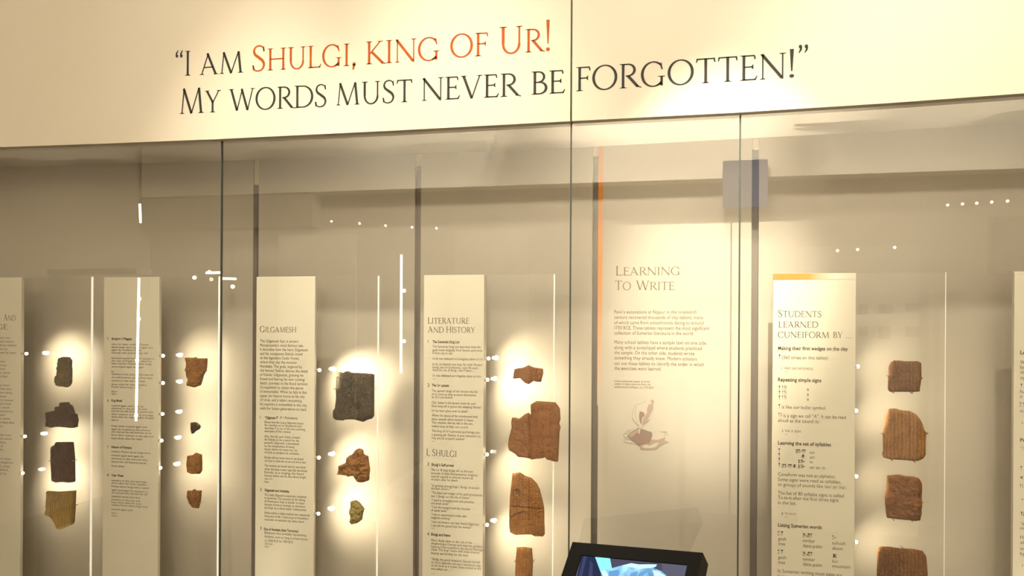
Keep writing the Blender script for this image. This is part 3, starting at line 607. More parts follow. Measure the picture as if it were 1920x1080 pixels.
# ------------------------------------------------------------------ acrylic plates
plate(-70, 173.5, 521, 'clear acrylic plate holding the leftmost column of dark tablets')
plate(190, 412, 520, 'clear acrylic plate holding the column of small orange tablets')
plate(476, 711, 519, 'clear acrylic plate holding the charcoal tablet and two fragments below it')
plate(790, 1041, 516, 'clear acrylic plate holding the brown tablets right of Literature And History')
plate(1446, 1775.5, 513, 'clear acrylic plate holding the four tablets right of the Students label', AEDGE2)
plate(1885, 2200, 509, 'clear acrylic plate behind the label cut by the right edge')

# ------------------------------------------------------------------ lamps on the labels
s1 = PX(40.5, 700, YF); s2 = PX(299, 700, YF); s3 = PX(591, 700, YF); s4 = PX(908, 700, YF); s5 = PX(1605, 700, YF)
def leds(parent, side, Y, rows):
    for px, py, tx, ty, pw in rows: led(parent, px, py, Y, side, P(tx, ty, YB - .02), pw)
YLD = YF - .002
leds(p1, s1, YLD, [(48, 663, 120, 680, 2.0), (45, 818, 120, 835, 1.7), (41, 887, 115, 912, 2.3)])
leds(p2, s2, YLD, [(304, 667, 375, 680, 1.2), (304, 718, 378, 740, .7), (303, 776, 375, 800, .7), (301, 826, 372, 845, .8), (299, 877, 370, 905, 1.0)])
leds(p3, s3, YLD, [(597, 694, 670, 725, 3.6), (596, 858, 670, 875, 2.0), (595, 963, 665, 965, 1.9)])
leds(p4, s4, YLD + .008, [(914, 672, 985, 690, 1.5), (912, 712, 985, 750, 2.2), (911, 852, 985, 905, 1.9), (911, 984, 985, 1015, 2.2)])
leds(p5, s5, YF + .012, [(1605.5, 687, 1690, 700, .8), (1602.5, 770, 1690, 800, .95), (1602.5, 893, 1690, 920, .7), (1602.5, 1016, 1680, 1040, 1.0)])

# ------------------------------------------------------------------ clay tablets
def clay(name, c1, c2, c3, kind, scale=1.0):
    m = mat(name, c1, .75, spec=.25); b = m.node_tree.nodes['Principled BSDF']
    tc = N(m, 'ShaderNodeTexCoord'); n1 = N(m, 'ShaderNodeTexNoise'); n1.inputs['Scale'].default_value = 38 * scale; n1.inputs['Detail'].default_value = 5
    n2 = N(m, 'ShaderNodeTexNoise'); n2.inputs['Scale'].default_value = 230; n2.inputs['Detail'].default_value = 6
    x1 = N(m, 'ShaderNodeMix', data_type='RGBA'); x1.inputs['A'].default_value = (*c1, 1); x1.inputs['B'].default_value = (*c2, 1)
    mr = N(m, 'ShaderNodeMapRange'); mr.inputs['From Min'].default_value = .35; mr.inputs['From Max'].default_value = .65
    mr2 = N(m, 'ShaderNodeMapRange'); mr2.inputs['From Min'].default_value = .55; mr2.inputs['From Max'].default_value = .75
    x2 = N(m, 'ShaderNodeMix', data_type='RGBA'); x2.inputs['B'].default_value = (*c3, 1)
    for t in (n1, n2): L(m, tc.outputs['Object'], t.inputs['Vector'])
    L(m, n1.outputs['Fac'], mr.inputs['Value']); L(m, mr.outputs[0], x1.inputs['Factor']); L(m, x1.outputs['Result'], x2.inputs['A'])
    L(m, n2.outputs['Fac'], mr2.inputs['Value']); L(m, mr2.outputs[0], x2.inputs['Factor']); 
    bp = N(m, 'ShaderNodeBump'); bp.inputs['Strength'].default_value = 1.0; bp.inputs['Distance'].default_value = .0026 if name == 'clay_rust' else .0018
    h = n2.outputs['Fac']; base = x2.outputs['Result']
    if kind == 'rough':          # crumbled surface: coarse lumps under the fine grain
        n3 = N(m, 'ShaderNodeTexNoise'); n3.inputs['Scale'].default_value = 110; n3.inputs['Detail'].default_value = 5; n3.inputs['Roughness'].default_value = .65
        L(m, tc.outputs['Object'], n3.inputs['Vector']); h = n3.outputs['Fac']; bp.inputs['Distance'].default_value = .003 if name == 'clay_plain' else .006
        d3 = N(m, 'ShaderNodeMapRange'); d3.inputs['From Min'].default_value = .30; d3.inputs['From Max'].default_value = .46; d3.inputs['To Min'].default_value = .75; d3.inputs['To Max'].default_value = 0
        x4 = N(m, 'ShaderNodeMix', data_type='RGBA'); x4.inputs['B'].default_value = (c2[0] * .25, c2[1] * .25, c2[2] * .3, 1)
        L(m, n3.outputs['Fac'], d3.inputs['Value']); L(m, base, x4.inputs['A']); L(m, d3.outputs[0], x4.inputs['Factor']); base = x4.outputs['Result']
    if kind != 'rough':          # ruled columns, and rows of impressed wedges in them; shade of the marks is darkened into the colour
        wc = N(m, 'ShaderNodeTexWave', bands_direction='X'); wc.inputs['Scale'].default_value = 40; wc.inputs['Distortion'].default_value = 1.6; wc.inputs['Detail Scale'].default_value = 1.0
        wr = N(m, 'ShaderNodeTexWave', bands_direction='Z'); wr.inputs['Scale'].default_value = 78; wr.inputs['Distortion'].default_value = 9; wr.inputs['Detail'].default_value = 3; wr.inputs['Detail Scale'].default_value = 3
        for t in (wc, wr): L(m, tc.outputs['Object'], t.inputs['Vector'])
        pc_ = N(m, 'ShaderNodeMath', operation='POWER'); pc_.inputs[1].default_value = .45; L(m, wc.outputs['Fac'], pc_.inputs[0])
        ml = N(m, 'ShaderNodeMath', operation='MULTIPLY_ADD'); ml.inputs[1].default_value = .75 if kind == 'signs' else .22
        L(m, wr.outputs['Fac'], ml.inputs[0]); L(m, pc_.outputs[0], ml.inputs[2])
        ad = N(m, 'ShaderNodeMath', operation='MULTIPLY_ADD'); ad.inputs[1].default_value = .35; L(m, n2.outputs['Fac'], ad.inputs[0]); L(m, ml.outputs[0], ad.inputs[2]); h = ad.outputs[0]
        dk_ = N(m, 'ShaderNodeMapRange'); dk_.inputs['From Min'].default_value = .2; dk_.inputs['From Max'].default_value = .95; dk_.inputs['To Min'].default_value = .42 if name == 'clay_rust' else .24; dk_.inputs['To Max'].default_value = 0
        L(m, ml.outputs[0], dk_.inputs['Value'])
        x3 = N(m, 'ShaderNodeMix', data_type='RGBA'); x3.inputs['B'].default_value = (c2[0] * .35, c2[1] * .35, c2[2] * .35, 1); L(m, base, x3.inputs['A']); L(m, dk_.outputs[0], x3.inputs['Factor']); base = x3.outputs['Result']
    L(m, base, b.inputs['Base Color']); L(m, h, bp.inputs['Height']); L(m, bp.outputs['Normal'], b.inputs['Normal']); return m
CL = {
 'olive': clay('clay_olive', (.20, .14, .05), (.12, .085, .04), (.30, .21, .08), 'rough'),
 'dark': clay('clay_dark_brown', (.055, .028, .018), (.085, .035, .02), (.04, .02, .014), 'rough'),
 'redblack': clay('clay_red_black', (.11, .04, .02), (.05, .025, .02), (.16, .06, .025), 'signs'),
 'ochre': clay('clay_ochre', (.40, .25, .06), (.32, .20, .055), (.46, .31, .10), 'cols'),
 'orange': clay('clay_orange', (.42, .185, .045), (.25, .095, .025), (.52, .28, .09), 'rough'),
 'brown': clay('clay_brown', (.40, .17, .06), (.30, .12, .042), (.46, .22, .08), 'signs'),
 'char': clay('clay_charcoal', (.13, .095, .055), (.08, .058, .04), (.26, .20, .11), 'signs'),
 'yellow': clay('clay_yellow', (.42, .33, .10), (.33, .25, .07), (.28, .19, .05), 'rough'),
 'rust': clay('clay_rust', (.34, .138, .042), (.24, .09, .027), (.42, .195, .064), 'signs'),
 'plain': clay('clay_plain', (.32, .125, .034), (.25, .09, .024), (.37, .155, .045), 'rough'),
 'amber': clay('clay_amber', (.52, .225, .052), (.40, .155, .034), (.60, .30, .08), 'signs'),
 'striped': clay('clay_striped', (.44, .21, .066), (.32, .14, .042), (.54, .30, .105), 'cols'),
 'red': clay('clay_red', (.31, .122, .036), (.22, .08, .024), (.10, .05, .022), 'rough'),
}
def inside_r(pts, c, th):
    """distance from c to the outline in direction th (outermost crossing)"""
    dx, dy = math.cos(th), math.sin(th); best = 0
    for (ax, ay), (bx_, by) in zip(pts, pts[1:] + pts[:1]):
        ex, ey = bx_ - ax, by - ay; den = dx * ey - dy * ex
        if abs(den) < 1e-12: continue
        t = ((ax - c[0]) * ey - (ay - c[1]) * ex) / den; u = ((ax - c[0]) * dy - (ay - c[1]) * dx) / den
        if t > 0 and -1e-6 <= u <= 1 + 1e-6: best = max(best, t)
    return best
def tablet(name, crop, pts, center, thick, m, lab, cat='clay tablet', group=None, relief=None, rough=.0012, bulge=.25, pins=(), yfront=None, nth=150, nr=30):
    ox, oy, sc = crop; thick *= .74; yf = YP - .0008 - thick
    full = [P(ox + x / sc, oy + y / sc, yf + thick * .35) for x, y in pts]
    poly = [(p.x, p.z) for p in full]
    if center is None: c = (sum(p[0] for p in poly) / len(poly), sum(p[1] for p in poly) / len(poly))
    else: q = P(ox + center[0] / sc, oy + center[1] / sc, yf + thick * .35); c = (q.x, q.z)
    sz = max(max(p[0] for p in poly) - min(p[0] for p in poly), max(p[1] for p in poly) - min(p[1] for p in poly))
    ths = [2 * math.pi * i / nth for i in range(nth)]
    for (x, z) in poly:          # the outline's own corners get a spoke each
        a = math.atan2(z - c[1], x - c[0]) % (2 * math.pi); k = min(range(nth), key=lambda i: abs(ths[i] - a)); ths[k] = a
    ths.sort(); R = [inside_r(poly, c, t) for t in ths]
    v, f = [], []; seed = random.uniform(0, 50)
    def dz(x, z, r):
        edge = max(0, (1 - r)); e = min(1, edge / .16)
        d = thick * .42 * (1 - (1 - (1 - e) ** 2) ** .5) if e < 1 else 0
        d -= thick * bulge * .6 * (1 - r * r)
        d += 1.5 * rough * (noise.noise(Vector((x * 60 + seed, z * 60, 1))) + .55 * noise.noise(Vector((x * 160 + seed, z * 160, 3))) + .3 * noise.noise(Vector((x * 400 + seed, z * 400, 5))))
        if relief: d += 1.25 * relief((x - c[0]) / sz, (z - c[1]) / sz)
        return d
    v.append((c[0], yf + dz(c[0], c[1], 0), c[1]))
    n = len(ths)
    for k in range(1, nr + 1):
        r = (k / nr) ** .85
        for t, rr in zip(ths, R):
            x, z = c[0] + math.cos(t) * rr * r, c[1] + math.sin(t) * rr * r; v.append((x, yf + dz(x, z, r), z))
    for i in range(n):
        j = (i + 1) % n; f.append((0, 1 + i, 1 + j))
        for k in range(nr - 1):
            a = 1 + k * n; f.append((a + i, a + n + i, a + n + j, a + j))
    last = 1 + (nr - 1) * n
    for q, (yy, sh) in enumerate(((.62, 1.0), (.85, .985), (1.0, .93))):
        for i, (t, rr) in enumerate(zip(ths, R)):
            x, z = c[0] + math.cos(t) * rr * sh, c[1] + math.sin(t) * rr * sh
            y = yf + thick * yy + (rough * .5 * noise.noise(Vector((x * 150, z * 150, 9))) if q < 2 else 0)
            v.append((x, y, z))
    for q in range(3):
        a = last + q * n
        for i in range(n):
            j = (i + 1) % n; f.append((a + i, a + n + i, a + n + j, a + j))
    f.append(tuple(last + 3 * n + i for i in range(n)))
    mb = MB(); mb.v = v; mb.f = f; mb.m = [0] * len(f)
    o = mb.build(name, m, smooth=True); tag(o, lab, cat, group)
    o.data.update()
    for x, y in pins:            # small metal clips that carry the tablet
        p = P(ox + x / sc, oy + y / sc, yf + thick * .3)
        MB().tube((p.x, yf + thick * .22, p.z), (p.x, YP - .0002, p.z), .0011, 8).ball((p.x, yf + thick * .24, p.z), .0019, 0, 8, 6).build('mounting_clip', BRASS, o)
    return o
def cols(n, depth, ph=0.):
    return lambda u, v: depth * max(0, 1 - abs(((u * n + ph) % 1) - .5) * 9)
def grid(nx, nz, d):
    def g(u, v):
        a = max(0, 1 - abs(((u * nx) % 1) - .5) * 8); b = .6 * math.sin(v * nz * 6.283) * math.sin(u * 37 + math.floor(v * nz) * 2.1)
        return d * (a + .55 * b)
    return g
G1, G2_, G3, G4, G5 = ('tablets in the leftmost column', 'tablets in the column of small orange pieces', 'tablets beside the Gilgamesh label', 'tablets beside the Literature label', 'tablets beside the Students label')
c1a, c1b = (70, 650, 6.35), (70, 810, 5.4)
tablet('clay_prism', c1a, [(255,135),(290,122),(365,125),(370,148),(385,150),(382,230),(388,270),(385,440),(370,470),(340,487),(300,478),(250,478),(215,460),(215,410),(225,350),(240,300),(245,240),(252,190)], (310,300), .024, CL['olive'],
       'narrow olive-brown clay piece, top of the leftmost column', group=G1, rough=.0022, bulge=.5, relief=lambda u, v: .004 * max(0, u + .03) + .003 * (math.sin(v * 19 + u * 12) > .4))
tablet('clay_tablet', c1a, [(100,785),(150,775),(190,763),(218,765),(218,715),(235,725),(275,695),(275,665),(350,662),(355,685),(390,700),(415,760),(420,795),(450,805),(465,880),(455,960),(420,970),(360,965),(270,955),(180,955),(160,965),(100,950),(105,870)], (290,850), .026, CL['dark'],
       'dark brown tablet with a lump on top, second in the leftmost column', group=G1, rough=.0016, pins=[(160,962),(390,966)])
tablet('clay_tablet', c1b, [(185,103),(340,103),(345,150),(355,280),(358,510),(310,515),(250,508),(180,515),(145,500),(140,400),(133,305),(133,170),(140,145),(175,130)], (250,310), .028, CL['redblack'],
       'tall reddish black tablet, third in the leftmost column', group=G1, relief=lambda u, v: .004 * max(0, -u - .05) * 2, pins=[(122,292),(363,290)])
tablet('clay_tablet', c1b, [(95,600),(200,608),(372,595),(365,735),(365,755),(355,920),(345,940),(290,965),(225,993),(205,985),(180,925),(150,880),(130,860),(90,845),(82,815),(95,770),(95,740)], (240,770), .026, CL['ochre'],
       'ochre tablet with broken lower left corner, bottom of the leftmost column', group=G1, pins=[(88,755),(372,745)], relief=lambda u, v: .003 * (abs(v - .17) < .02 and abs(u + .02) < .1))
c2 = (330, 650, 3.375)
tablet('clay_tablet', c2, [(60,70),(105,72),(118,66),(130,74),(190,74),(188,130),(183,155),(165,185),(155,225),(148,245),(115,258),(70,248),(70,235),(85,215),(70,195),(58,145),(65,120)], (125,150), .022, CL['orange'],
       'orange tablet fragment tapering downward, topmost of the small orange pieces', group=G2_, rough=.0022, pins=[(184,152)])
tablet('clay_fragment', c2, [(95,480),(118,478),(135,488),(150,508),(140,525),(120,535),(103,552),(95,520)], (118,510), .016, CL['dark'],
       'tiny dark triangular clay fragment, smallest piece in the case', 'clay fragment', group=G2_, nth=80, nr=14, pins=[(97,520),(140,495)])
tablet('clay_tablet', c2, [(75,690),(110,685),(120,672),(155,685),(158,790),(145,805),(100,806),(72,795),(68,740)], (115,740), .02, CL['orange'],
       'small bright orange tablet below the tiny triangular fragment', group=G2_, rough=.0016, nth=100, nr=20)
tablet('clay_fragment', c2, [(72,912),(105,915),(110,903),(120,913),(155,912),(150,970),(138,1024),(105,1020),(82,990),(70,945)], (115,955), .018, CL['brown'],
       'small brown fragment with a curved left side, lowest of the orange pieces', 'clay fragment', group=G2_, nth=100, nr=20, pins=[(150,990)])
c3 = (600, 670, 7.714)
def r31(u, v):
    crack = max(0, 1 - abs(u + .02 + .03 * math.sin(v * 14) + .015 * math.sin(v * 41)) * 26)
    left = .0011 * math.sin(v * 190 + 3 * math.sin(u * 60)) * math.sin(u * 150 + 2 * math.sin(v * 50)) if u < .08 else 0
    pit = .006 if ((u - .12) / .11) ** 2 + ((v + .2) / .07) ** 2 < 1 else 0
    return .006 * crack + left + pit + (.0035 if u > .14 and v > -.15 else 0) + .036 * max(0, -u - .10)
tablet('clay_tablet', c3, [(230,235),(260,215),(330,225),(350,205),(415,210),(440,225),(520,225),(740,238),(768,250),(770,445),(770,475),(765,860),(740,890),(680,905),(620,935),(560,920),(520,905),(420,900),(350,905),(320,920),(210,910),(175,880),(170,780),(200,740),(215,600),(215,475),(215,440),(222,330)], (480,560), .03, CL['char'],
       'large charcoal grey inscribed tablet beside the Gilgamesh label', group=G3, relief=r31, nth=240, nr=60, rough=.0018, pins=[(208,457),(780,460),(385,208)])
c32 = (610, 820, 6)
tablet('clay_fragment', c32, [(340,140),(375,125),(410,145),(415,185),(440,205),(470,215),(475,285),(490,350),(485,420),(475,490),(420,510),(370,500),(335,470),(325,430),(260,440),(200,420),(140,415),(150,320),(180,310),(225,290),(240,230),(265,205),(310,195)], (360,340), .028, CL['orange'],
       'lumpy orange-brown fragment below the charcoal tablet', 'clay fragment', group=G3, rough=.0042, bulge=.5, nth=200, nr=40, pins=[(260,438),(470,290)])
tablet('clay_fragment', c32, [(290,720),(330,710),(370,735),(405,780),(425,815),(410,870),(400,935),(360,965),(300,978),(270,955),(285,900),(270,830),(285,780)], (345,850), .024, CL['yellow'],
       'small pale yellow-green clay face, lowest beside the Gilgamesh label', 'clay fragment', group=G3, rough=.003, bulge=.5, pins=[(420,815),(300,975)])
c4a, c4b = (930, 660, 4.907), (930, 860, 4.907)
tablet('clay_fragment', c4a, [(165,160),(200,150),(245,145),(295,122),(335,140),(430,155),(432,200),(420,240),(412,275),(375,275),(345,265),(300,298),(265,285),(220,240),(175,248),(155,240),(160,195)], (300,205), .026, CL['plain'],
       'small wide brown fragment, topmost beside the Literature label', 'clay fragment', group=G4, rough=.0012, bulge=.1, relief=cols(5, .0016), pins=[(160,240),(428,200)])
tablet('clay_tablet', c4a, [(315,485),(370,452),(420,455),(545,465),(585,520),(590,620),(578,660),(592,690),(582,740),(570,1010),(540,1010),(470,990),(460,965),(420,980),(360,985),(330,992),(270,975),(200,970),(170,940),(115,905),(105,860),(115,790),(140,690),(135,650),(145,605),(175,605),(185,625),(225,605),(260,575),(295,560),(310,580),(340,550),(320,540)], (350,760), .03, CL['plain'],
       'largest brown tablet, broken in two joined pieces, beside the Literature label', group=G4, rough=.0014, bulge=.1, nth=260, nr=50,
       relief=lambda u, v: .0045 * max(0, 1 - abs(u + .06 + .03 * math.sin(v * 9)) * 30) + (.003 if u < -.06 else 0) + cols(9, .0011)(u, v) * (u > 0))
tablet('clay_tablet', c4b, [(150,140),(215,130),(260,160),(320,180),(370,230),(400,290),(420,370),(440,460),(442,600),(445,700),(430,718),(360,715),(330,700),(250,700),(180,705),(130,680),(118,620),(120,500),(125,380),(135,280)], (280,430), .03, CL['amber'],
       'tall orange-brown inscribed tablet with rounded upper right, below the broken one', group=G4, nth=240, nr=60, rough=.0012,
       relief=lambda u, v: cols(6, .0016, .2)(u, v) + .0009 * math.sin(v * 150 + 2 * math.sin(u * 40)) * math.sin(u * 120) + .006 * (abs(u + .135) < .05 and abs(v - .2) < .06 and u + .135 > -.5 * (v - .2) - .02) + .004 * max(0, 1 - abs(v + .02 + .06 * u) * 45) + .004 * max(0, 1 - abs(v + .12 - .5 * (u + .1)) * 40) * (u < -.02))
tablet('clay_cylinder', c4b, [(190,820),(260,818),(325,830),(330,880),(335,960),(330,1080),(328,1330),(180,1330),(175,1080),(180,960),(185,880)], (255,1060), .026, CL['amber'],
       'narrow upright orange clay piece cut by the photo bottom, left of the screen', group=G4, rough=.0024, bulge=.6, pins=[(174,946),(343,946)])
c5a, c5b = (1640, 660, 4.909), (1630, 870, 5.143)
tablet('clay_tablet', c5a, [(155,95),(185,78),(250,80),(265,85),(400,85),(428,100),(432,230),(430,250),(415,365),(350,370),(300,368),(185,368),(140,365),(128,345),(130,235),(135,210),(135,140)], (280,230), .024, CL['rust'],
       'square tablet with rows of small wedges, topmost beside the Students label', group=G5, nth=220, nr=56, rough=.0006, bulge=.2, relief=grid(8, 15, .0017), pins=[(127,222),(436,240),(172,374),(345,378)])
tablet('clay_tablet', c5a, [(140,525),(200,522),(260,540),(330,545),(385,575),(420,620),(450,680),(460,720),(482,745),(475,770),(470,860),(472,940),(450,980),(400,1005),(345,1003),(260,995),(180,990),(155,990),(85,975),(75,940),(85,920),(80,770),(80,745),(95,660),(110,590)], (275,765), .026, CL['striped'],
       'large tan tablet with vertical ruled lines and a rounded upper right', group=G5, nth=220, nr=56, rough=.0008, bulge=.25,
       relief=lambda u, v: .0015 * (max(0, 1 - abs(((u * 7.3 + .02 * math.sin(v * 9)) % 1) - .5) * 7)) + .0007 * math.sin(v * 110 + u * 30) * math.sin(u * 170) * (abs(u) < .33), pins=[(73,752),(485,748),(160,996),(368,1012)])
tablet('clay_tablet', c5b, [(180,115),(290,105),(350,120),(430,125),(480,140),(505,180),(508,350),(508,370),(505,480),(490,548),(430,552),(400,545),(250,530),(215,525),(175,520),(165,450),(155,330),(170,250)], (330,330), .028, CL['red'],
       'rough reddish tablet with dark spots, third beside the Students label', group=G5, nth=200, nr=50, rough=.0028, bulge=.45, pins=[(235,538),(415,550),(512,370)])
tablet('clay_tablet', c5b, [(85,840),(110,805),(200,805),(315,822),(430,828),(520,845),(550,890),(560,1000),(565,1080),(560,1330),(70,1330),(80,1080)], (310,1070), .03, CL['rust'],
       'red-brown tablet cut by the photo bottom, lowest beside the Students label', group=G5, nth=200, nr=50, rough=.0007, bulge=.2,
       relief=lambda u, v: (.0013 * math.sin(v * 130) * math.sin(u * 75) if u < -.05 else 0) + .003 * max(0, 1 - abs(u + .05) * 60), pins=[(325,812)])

# ------------------------------------------------------------------ touch-screen kiosk in front of the case
FRM = mat('kiosk_black', (.004, .004, .0035), .55, spec=.12); FRS = mat('kiosk_side', (.009, .007, .006), .5, spec=.15)
def camvec(a, b, c): return (Rv * a + Uv * b + Fv * c)
ev = camvec(.514, 1.05, 1.0).normalized(); hv = camvec(.85, .075, -.517); hv = (hv - ev * hv.dot(ev)).normalized(); nv = hv.cross(ev).normalized()
if nv.dot(Fv) > 0: nv = -nv
CAMP = Vector((0, 0, EYE))
rt = ray(1073.5, 1016); TL = CAMP + rt * (1.665 / rt.y)
def onscr(x, y, d=0.):
    r = ray(x, y); o = TL + nv * d; t = (o - CAMP).dot(nv) / r.dot(nv); return CAMP + r * t
TR = onscr(1318, 1035); Wd = (TR - TL).length; Ht = .25
def sp(u, v, d): return TL + hv * u - ev * v + nv * d     # u right, v down, d out of the screen
kp = empty('touch_screen_kiosk', TL + hv * Wd / 2 - ev * Ht, 'black framed tilted touch screen showing a blue-lit hand, in front of the glass', 'screen')
kb = Vector(kp.location); kb.z = 0
kp.location = kb; WL[kp.name] = kb
inn = [onscr(1090, 1040.5), onscr(1289, 1056.5)]
u0 = (inn[0] - TL).dot(hv); v0 = -(inn[0] - TL).dot(ev); u1 = (inn[1] - TL).dot(hv)
v1 = Ht - v0
bz = MB()
o_, i_ = [(0, 0), (Wd, 0), (Wd, Ht), (0, Ht)], [(u0, v0), (u1, v0), (u1, v1), (u0, v1)]
for k in range(4):
    j = (k + 1) % 4
    bz.poly([sp(*o_[k], 0), sp(*o_[j], 0), sp(*i_[j], 0), sp(*i_[k], 0)]); bz.poly([sp(*i_[k], 0), sp(*i_[j], 0), sp(*i_[j], -.004), sp(*i_[k], -.004)])
    bz.poly([sp(*o_[k], 0), sp(*o_[j], 0), sp(*o_[j], -.042), sp(*o_[k], -.042)], 1)
bz.poly([sp(*q, -.042) for q in o_])
bz.build('bezel', [FRM, FRS], kp)
SC = [emis('screen_' + n, c, 1.0) for n, c in (('slate', (.060, .055, .085)), ('navy', (.018, .022, .055)), ('cyan', (.23, .78, .88)), ('hand', (.22, .50, .78)), ('pale', (.50, .80, .95)), ('shade', (.11, .27, .50)), ('grey', (.085, .085, .12)), ('fold', (.035, .045, .10)))]
sm = MB(); sm.poly([sp(u0, v0, -.0035), sp(u1, v0, -.0035), sp(u1, v1, -.0035), sp(u0, v1, -.0035)])
scr = sm.build('display', SC[0], kp)
_h = SC[3]; _e = [n for n in _h.node_tree.nodes if n.type == 'EMISSION'][0]   # mottled tones of the hand on the screen
_tc = N(_h, 'ShaderNodeTexCoord'); _nz = N(_h, 'ShaderNodeTexNoise'); _nz.inputs['Scale'].default_value = 42; _nz.inputs['Detail'].default_value = 4
_cr = N(_h, 'ShaderNodeValToRGB'); _c = _cr.color_ramp.elements; _c[0].position = .34; _c[0].color = (.07, .20, .40, 1); _c[1].position = .68; _c[1].color = (.36, .68, .90, 1)
L(_h, _tc.outputs['Object'], _nz.inputs['Vector']); L(_h, _nz.outputs['Fac'], _cr.inputs[0]); L(_h, _cr.outputs[0], _e.inputs[0])
pm = MB(); kk = [0]
def sa(pts, m):
    kk[0] += 1
    pm.poly([onscr(1040 + x / 6, 980 + y / 6, -.0034 + .00006 * kk[0]) for x, y in pts], m)
sa([(1200, 440), (1495, 462), (1440, 1000), (1260, 1000)], 6)
sa([(302, 362), (445, 370), (530, 600), (590, 1000), (180, 1000)], 1); sa([(330, 365), (365, 368), (300, 640), (260, 640)], 7); sa([(400, 420), (430, 470), (420, 700), (370, 700)], 7)
sa([(448, 368), (618, 380), (645, 520), (660, 1000), (600, 1000), (530, 590)], 2)
sa([(520, 545), (640, 512), (760, 480), (860, 455), (950, 470), (1050, 468), (1150, 470), (1140, 492), (1110, 512), (1200, 545), (1262, 600), (1330, 1000), (560, 1000)], 3)
sa([(760, 482), (860, 456), (950, 470), (1050, 468), (1150, 470), (1140, 490), (1080, 510), (960, 520), (850, 500)], 4)
sa([(610, 545), (720, 530), (730, 570), (690, 640), (600, 620)], 5); sa([(960, 560), (1080, 520), (1000, 590), (920, 620)], 5); sa([(1100, 530), (1190, 560), (1250, 610), (1280, 1000), (1180, 1000), (1120, 600)], 4)
sa([(860, 570), (940, 545), (900, 650), (820, 660)], 5); sa([(520, 545), (570, 535), (620, 620), (640, 1000), (600, 1000), (550, 620)], 4)
pm.build('hand_picture', SC, scr)
pc = sp(Wd / 2, Ht * .7, -.06)
kb2 = MB().prism([sp(Wd * .3, Ht * .3, -.0422), sp(Wd * .7, Ht * .3, -.0422), sp(Wd * .7, Ht * .85, -.0422), sp(Wd * .3, Ht * .85, -.0422)], -nv * .04)
kb2.build('bracket', FRM, kp)
MB().tube((pc.x, pc.y, .02), tuple(pc), .022, 16).build('post', FRM, kp)
MB().tube((pc.x, pc.y, 0), (pc.x, pc.y, .02), .15, 28).build('base', FRM, kp)

# ------------------------------------------------------------------ the room opposite, seen mirrored in the glass
WHT = mottled('opposite_header_paint', (.80, .75, .66), (.77, .72, .63), 2, .6)
PANW = mat('opposite_panel_white', (.55, .51, .44), .6); TILE = mottled('opposite_photo_tiles', (.22, .18, .15), (.35, .3, .25), 30, .6)
zh = RF(1200, 338, YO + .2).z
tag(MB().box(RX0 + .05, RX1 - .05, YO + .002, YO + .2, zh, CEIL - .03).build('opposite_header', WHT), 'bright cream header on the wall opposite, mirrored in the upper glass', 'header panel')
zh2 = RF(200, 432, YO + .2).z
tag(MB().box(RX0 + .05, RF(600, 338, YO).x, YO + .002, YO + .2, zh2, zh - .01).build('opposite_header', mat('opposite_taupe', (.36, .33, .29), .6)), 'taupe lower header opposite, mirrored in the left glass', 'header panel')
def board(x0, x1, y0, y1, Y, lab, tiles=(), m=PANW, name='exhibit_board', cat='display panel', th=.03):
    a, b = RF(x0, y0, Y), RF(x1, y1, Y); lo, hi = min(a.x, b.x), max(a.x, b.x)
    o = MB().box(lo, hi, Y - th, Y, min(a.z, b.z), max(a.z, b.z)).build(name, m); tag(o, lab, cat)
    for q in tiles:
        p, r = RF(q[0], q[1], Y + .002), RF(q[2], q[3], Y + .002)
        MB().box(min(p.x, r.x), max(p.x, r.x), Y + .0002, Y + .004, min(p.z, r.z), max(p.z, r.z)).build('photo_tile', TILE, o)
    return o
tl = [(1612, 570, 1630, 588), (1650, 570, 1678, 586), (1700, 568, 1728, 584), (1612, 612, 1630, 630), (1650, 612, 1672, 636), (1700, 612, 1728, 632)]
board(1500, 1722, 462, 1300, YO + .4, 'white display panel with small photo tiles, mirrored above the Students label', tl)
board(1776, 1802, 540, 1500, YO + 1.2, 'tall taupe pillar mirrored right of the Students tablets', m=WALLR, name='opposite_pillar', cat='pillar', th=.1)
STONE = mottled('opposite_stone', (.40, .34, .29), (.25, .21, .18), 14, .8, .8)
board(1868, 1990, 405, 512, YO + .5, 'grey stone relief block mirrored at the right edge of the glass', m=STONE, name='relief_block', cat='stone relief', th=.12)
BLUE = emis('opposite_screen', (.55, .62, .85), .7)
board(1356, 1440, 300, 385, YO + .3, 'bluish projection screen mirrored beside the right glass joint', m=BLUE, name='projection_screen', cat='screen')
board(520, 660, 440, 1200, YO + .3, 'pale display panel mirrored behind the Gilgamesh tablets', m=PANW)
board(850, 985, 430, 1200, YO + .5, 'pale display panel mirrored above the Literature label', m=PANW)
board(-60, 97, 356, 1300, YO + 1.0, 'grey partition panel mirrored in the left glass', m=mat('opposite_grey', (.33, .31, .30), .7), name='opposite_partition', cat='partition')
board(0, 250, 505, 512, YO + 1.3, 'thin pale shelf mirrored above the leftmost labels', m=PANW, name='opposite_shelf', cat='shelf', th=.2)
LINE = emis('strip_light', (1, .88, .66), 9)
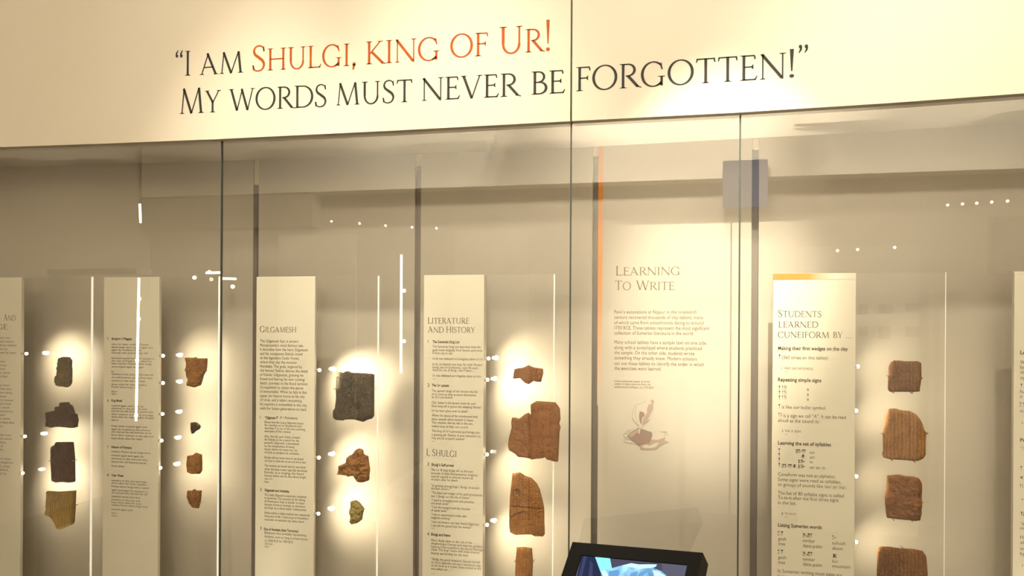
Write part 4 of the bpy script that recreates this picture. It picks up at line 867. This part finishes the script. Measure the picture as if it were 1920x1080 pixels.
def strip(x0, y0, x1, y1, Y, lab, heads):
    a, b = RF(x0, y0, Y), RF(x1, y1, Y)
    o = MB().tube(a, b, .011, 10).build('strip_light', LINE); tag(o, lab, 'strip light', 'strip lights mirrored in the glass')
    for x, y in heads:
        p = RF(x, y, Y); q = RF(x + (0 if abs(y1 - y0) < 30 else 4), y + (7 if abs(y1 - y0) < 30 else 0), Y); MB().ball(q, .018, 0, 10, 6).build('lamp_head', LINE, o)
strip(257, 381, 258.5, 417, YO + .8, 'short upright strip light mirrored high in the left glass', [])
strip(255.5, 521, 250, 790, YO + .8, 'long upright strip light mirrored across the second label', [(252, 560), (251, 598), (248, 676), (246, 780)])
strip(750, 477, 749, 700, YO + .3, 'thin upright strip light mirrored left of the Literature label', [(751, 545), (751, 640)])
strip(382, 511, 408, 510.5, YO + .8, 'short level strip light mirrored left of the first glass joint', [(388, 503), (360, 513)])
strip(411, 521.5, 438, 522.5, YO + .8, 'short level strip light mirrored right of the first glass joint', [(432, 530)])
DOT = emis('downlight', (1, .9, .7), 8)
def dots(pts, Y, lab):
    for x, y in pts:
        tag(MB().ball(RF(x, y, Y), .011, 0, 10, 6).build('downlight', DOT), lab, 'downlight', lab)
dots([(618, 414), (671, 418), (720, 422), (770, 425), (816, 427)], YO + .6, 'tiny downlight in a sloping row mirrored above the charcoal tablet')
dots([(1780, 383), (1808, 381), (1835, 379.5), (1863, 377.5), (1893, 375.5)], YO + .6, 'tiny downlight in a row mirrored above the stone relief')
dots([(168, 374), (192, 377)], YO + .6, 'tiny downlight of a pair mirrored high in the left glass')
dots([(1572, 469), (1610, 467), (1680, 463)], YO + .7, 'tiny downlight in a short row mirrored above the Students label')
# slanted reading desk in the room, its pale top mirrored beside the Literature label
dk = empty('reading_desk', (RF(785, 895, .5).x, .5, 0), 'pale slanted reading desk mirrored left of the Literature label', 'desk')
q = [RF(x, y, Y_) for x, y, Y_ in ((718, 917, .42), (838, 931, .42), (842, 868, .60), (796, 861, .60))]
MB().prism(q, (0, .012, -.03)).build('desk_top', mat('desk_white', (.85, .82, .76), .5), dk)
cq = sum(q, Vector()) / 4
MB().box(cq.x - .04, cq.x + .04, cq.y - .04, cq.y + .04, .015, cq.z - .03).build('post', CHAN, dk); MB().box(cq.x - .18, cq.x + .18, cq.y - .14, cq.y + .14, 0, .015).build('base', CHAN, dk)
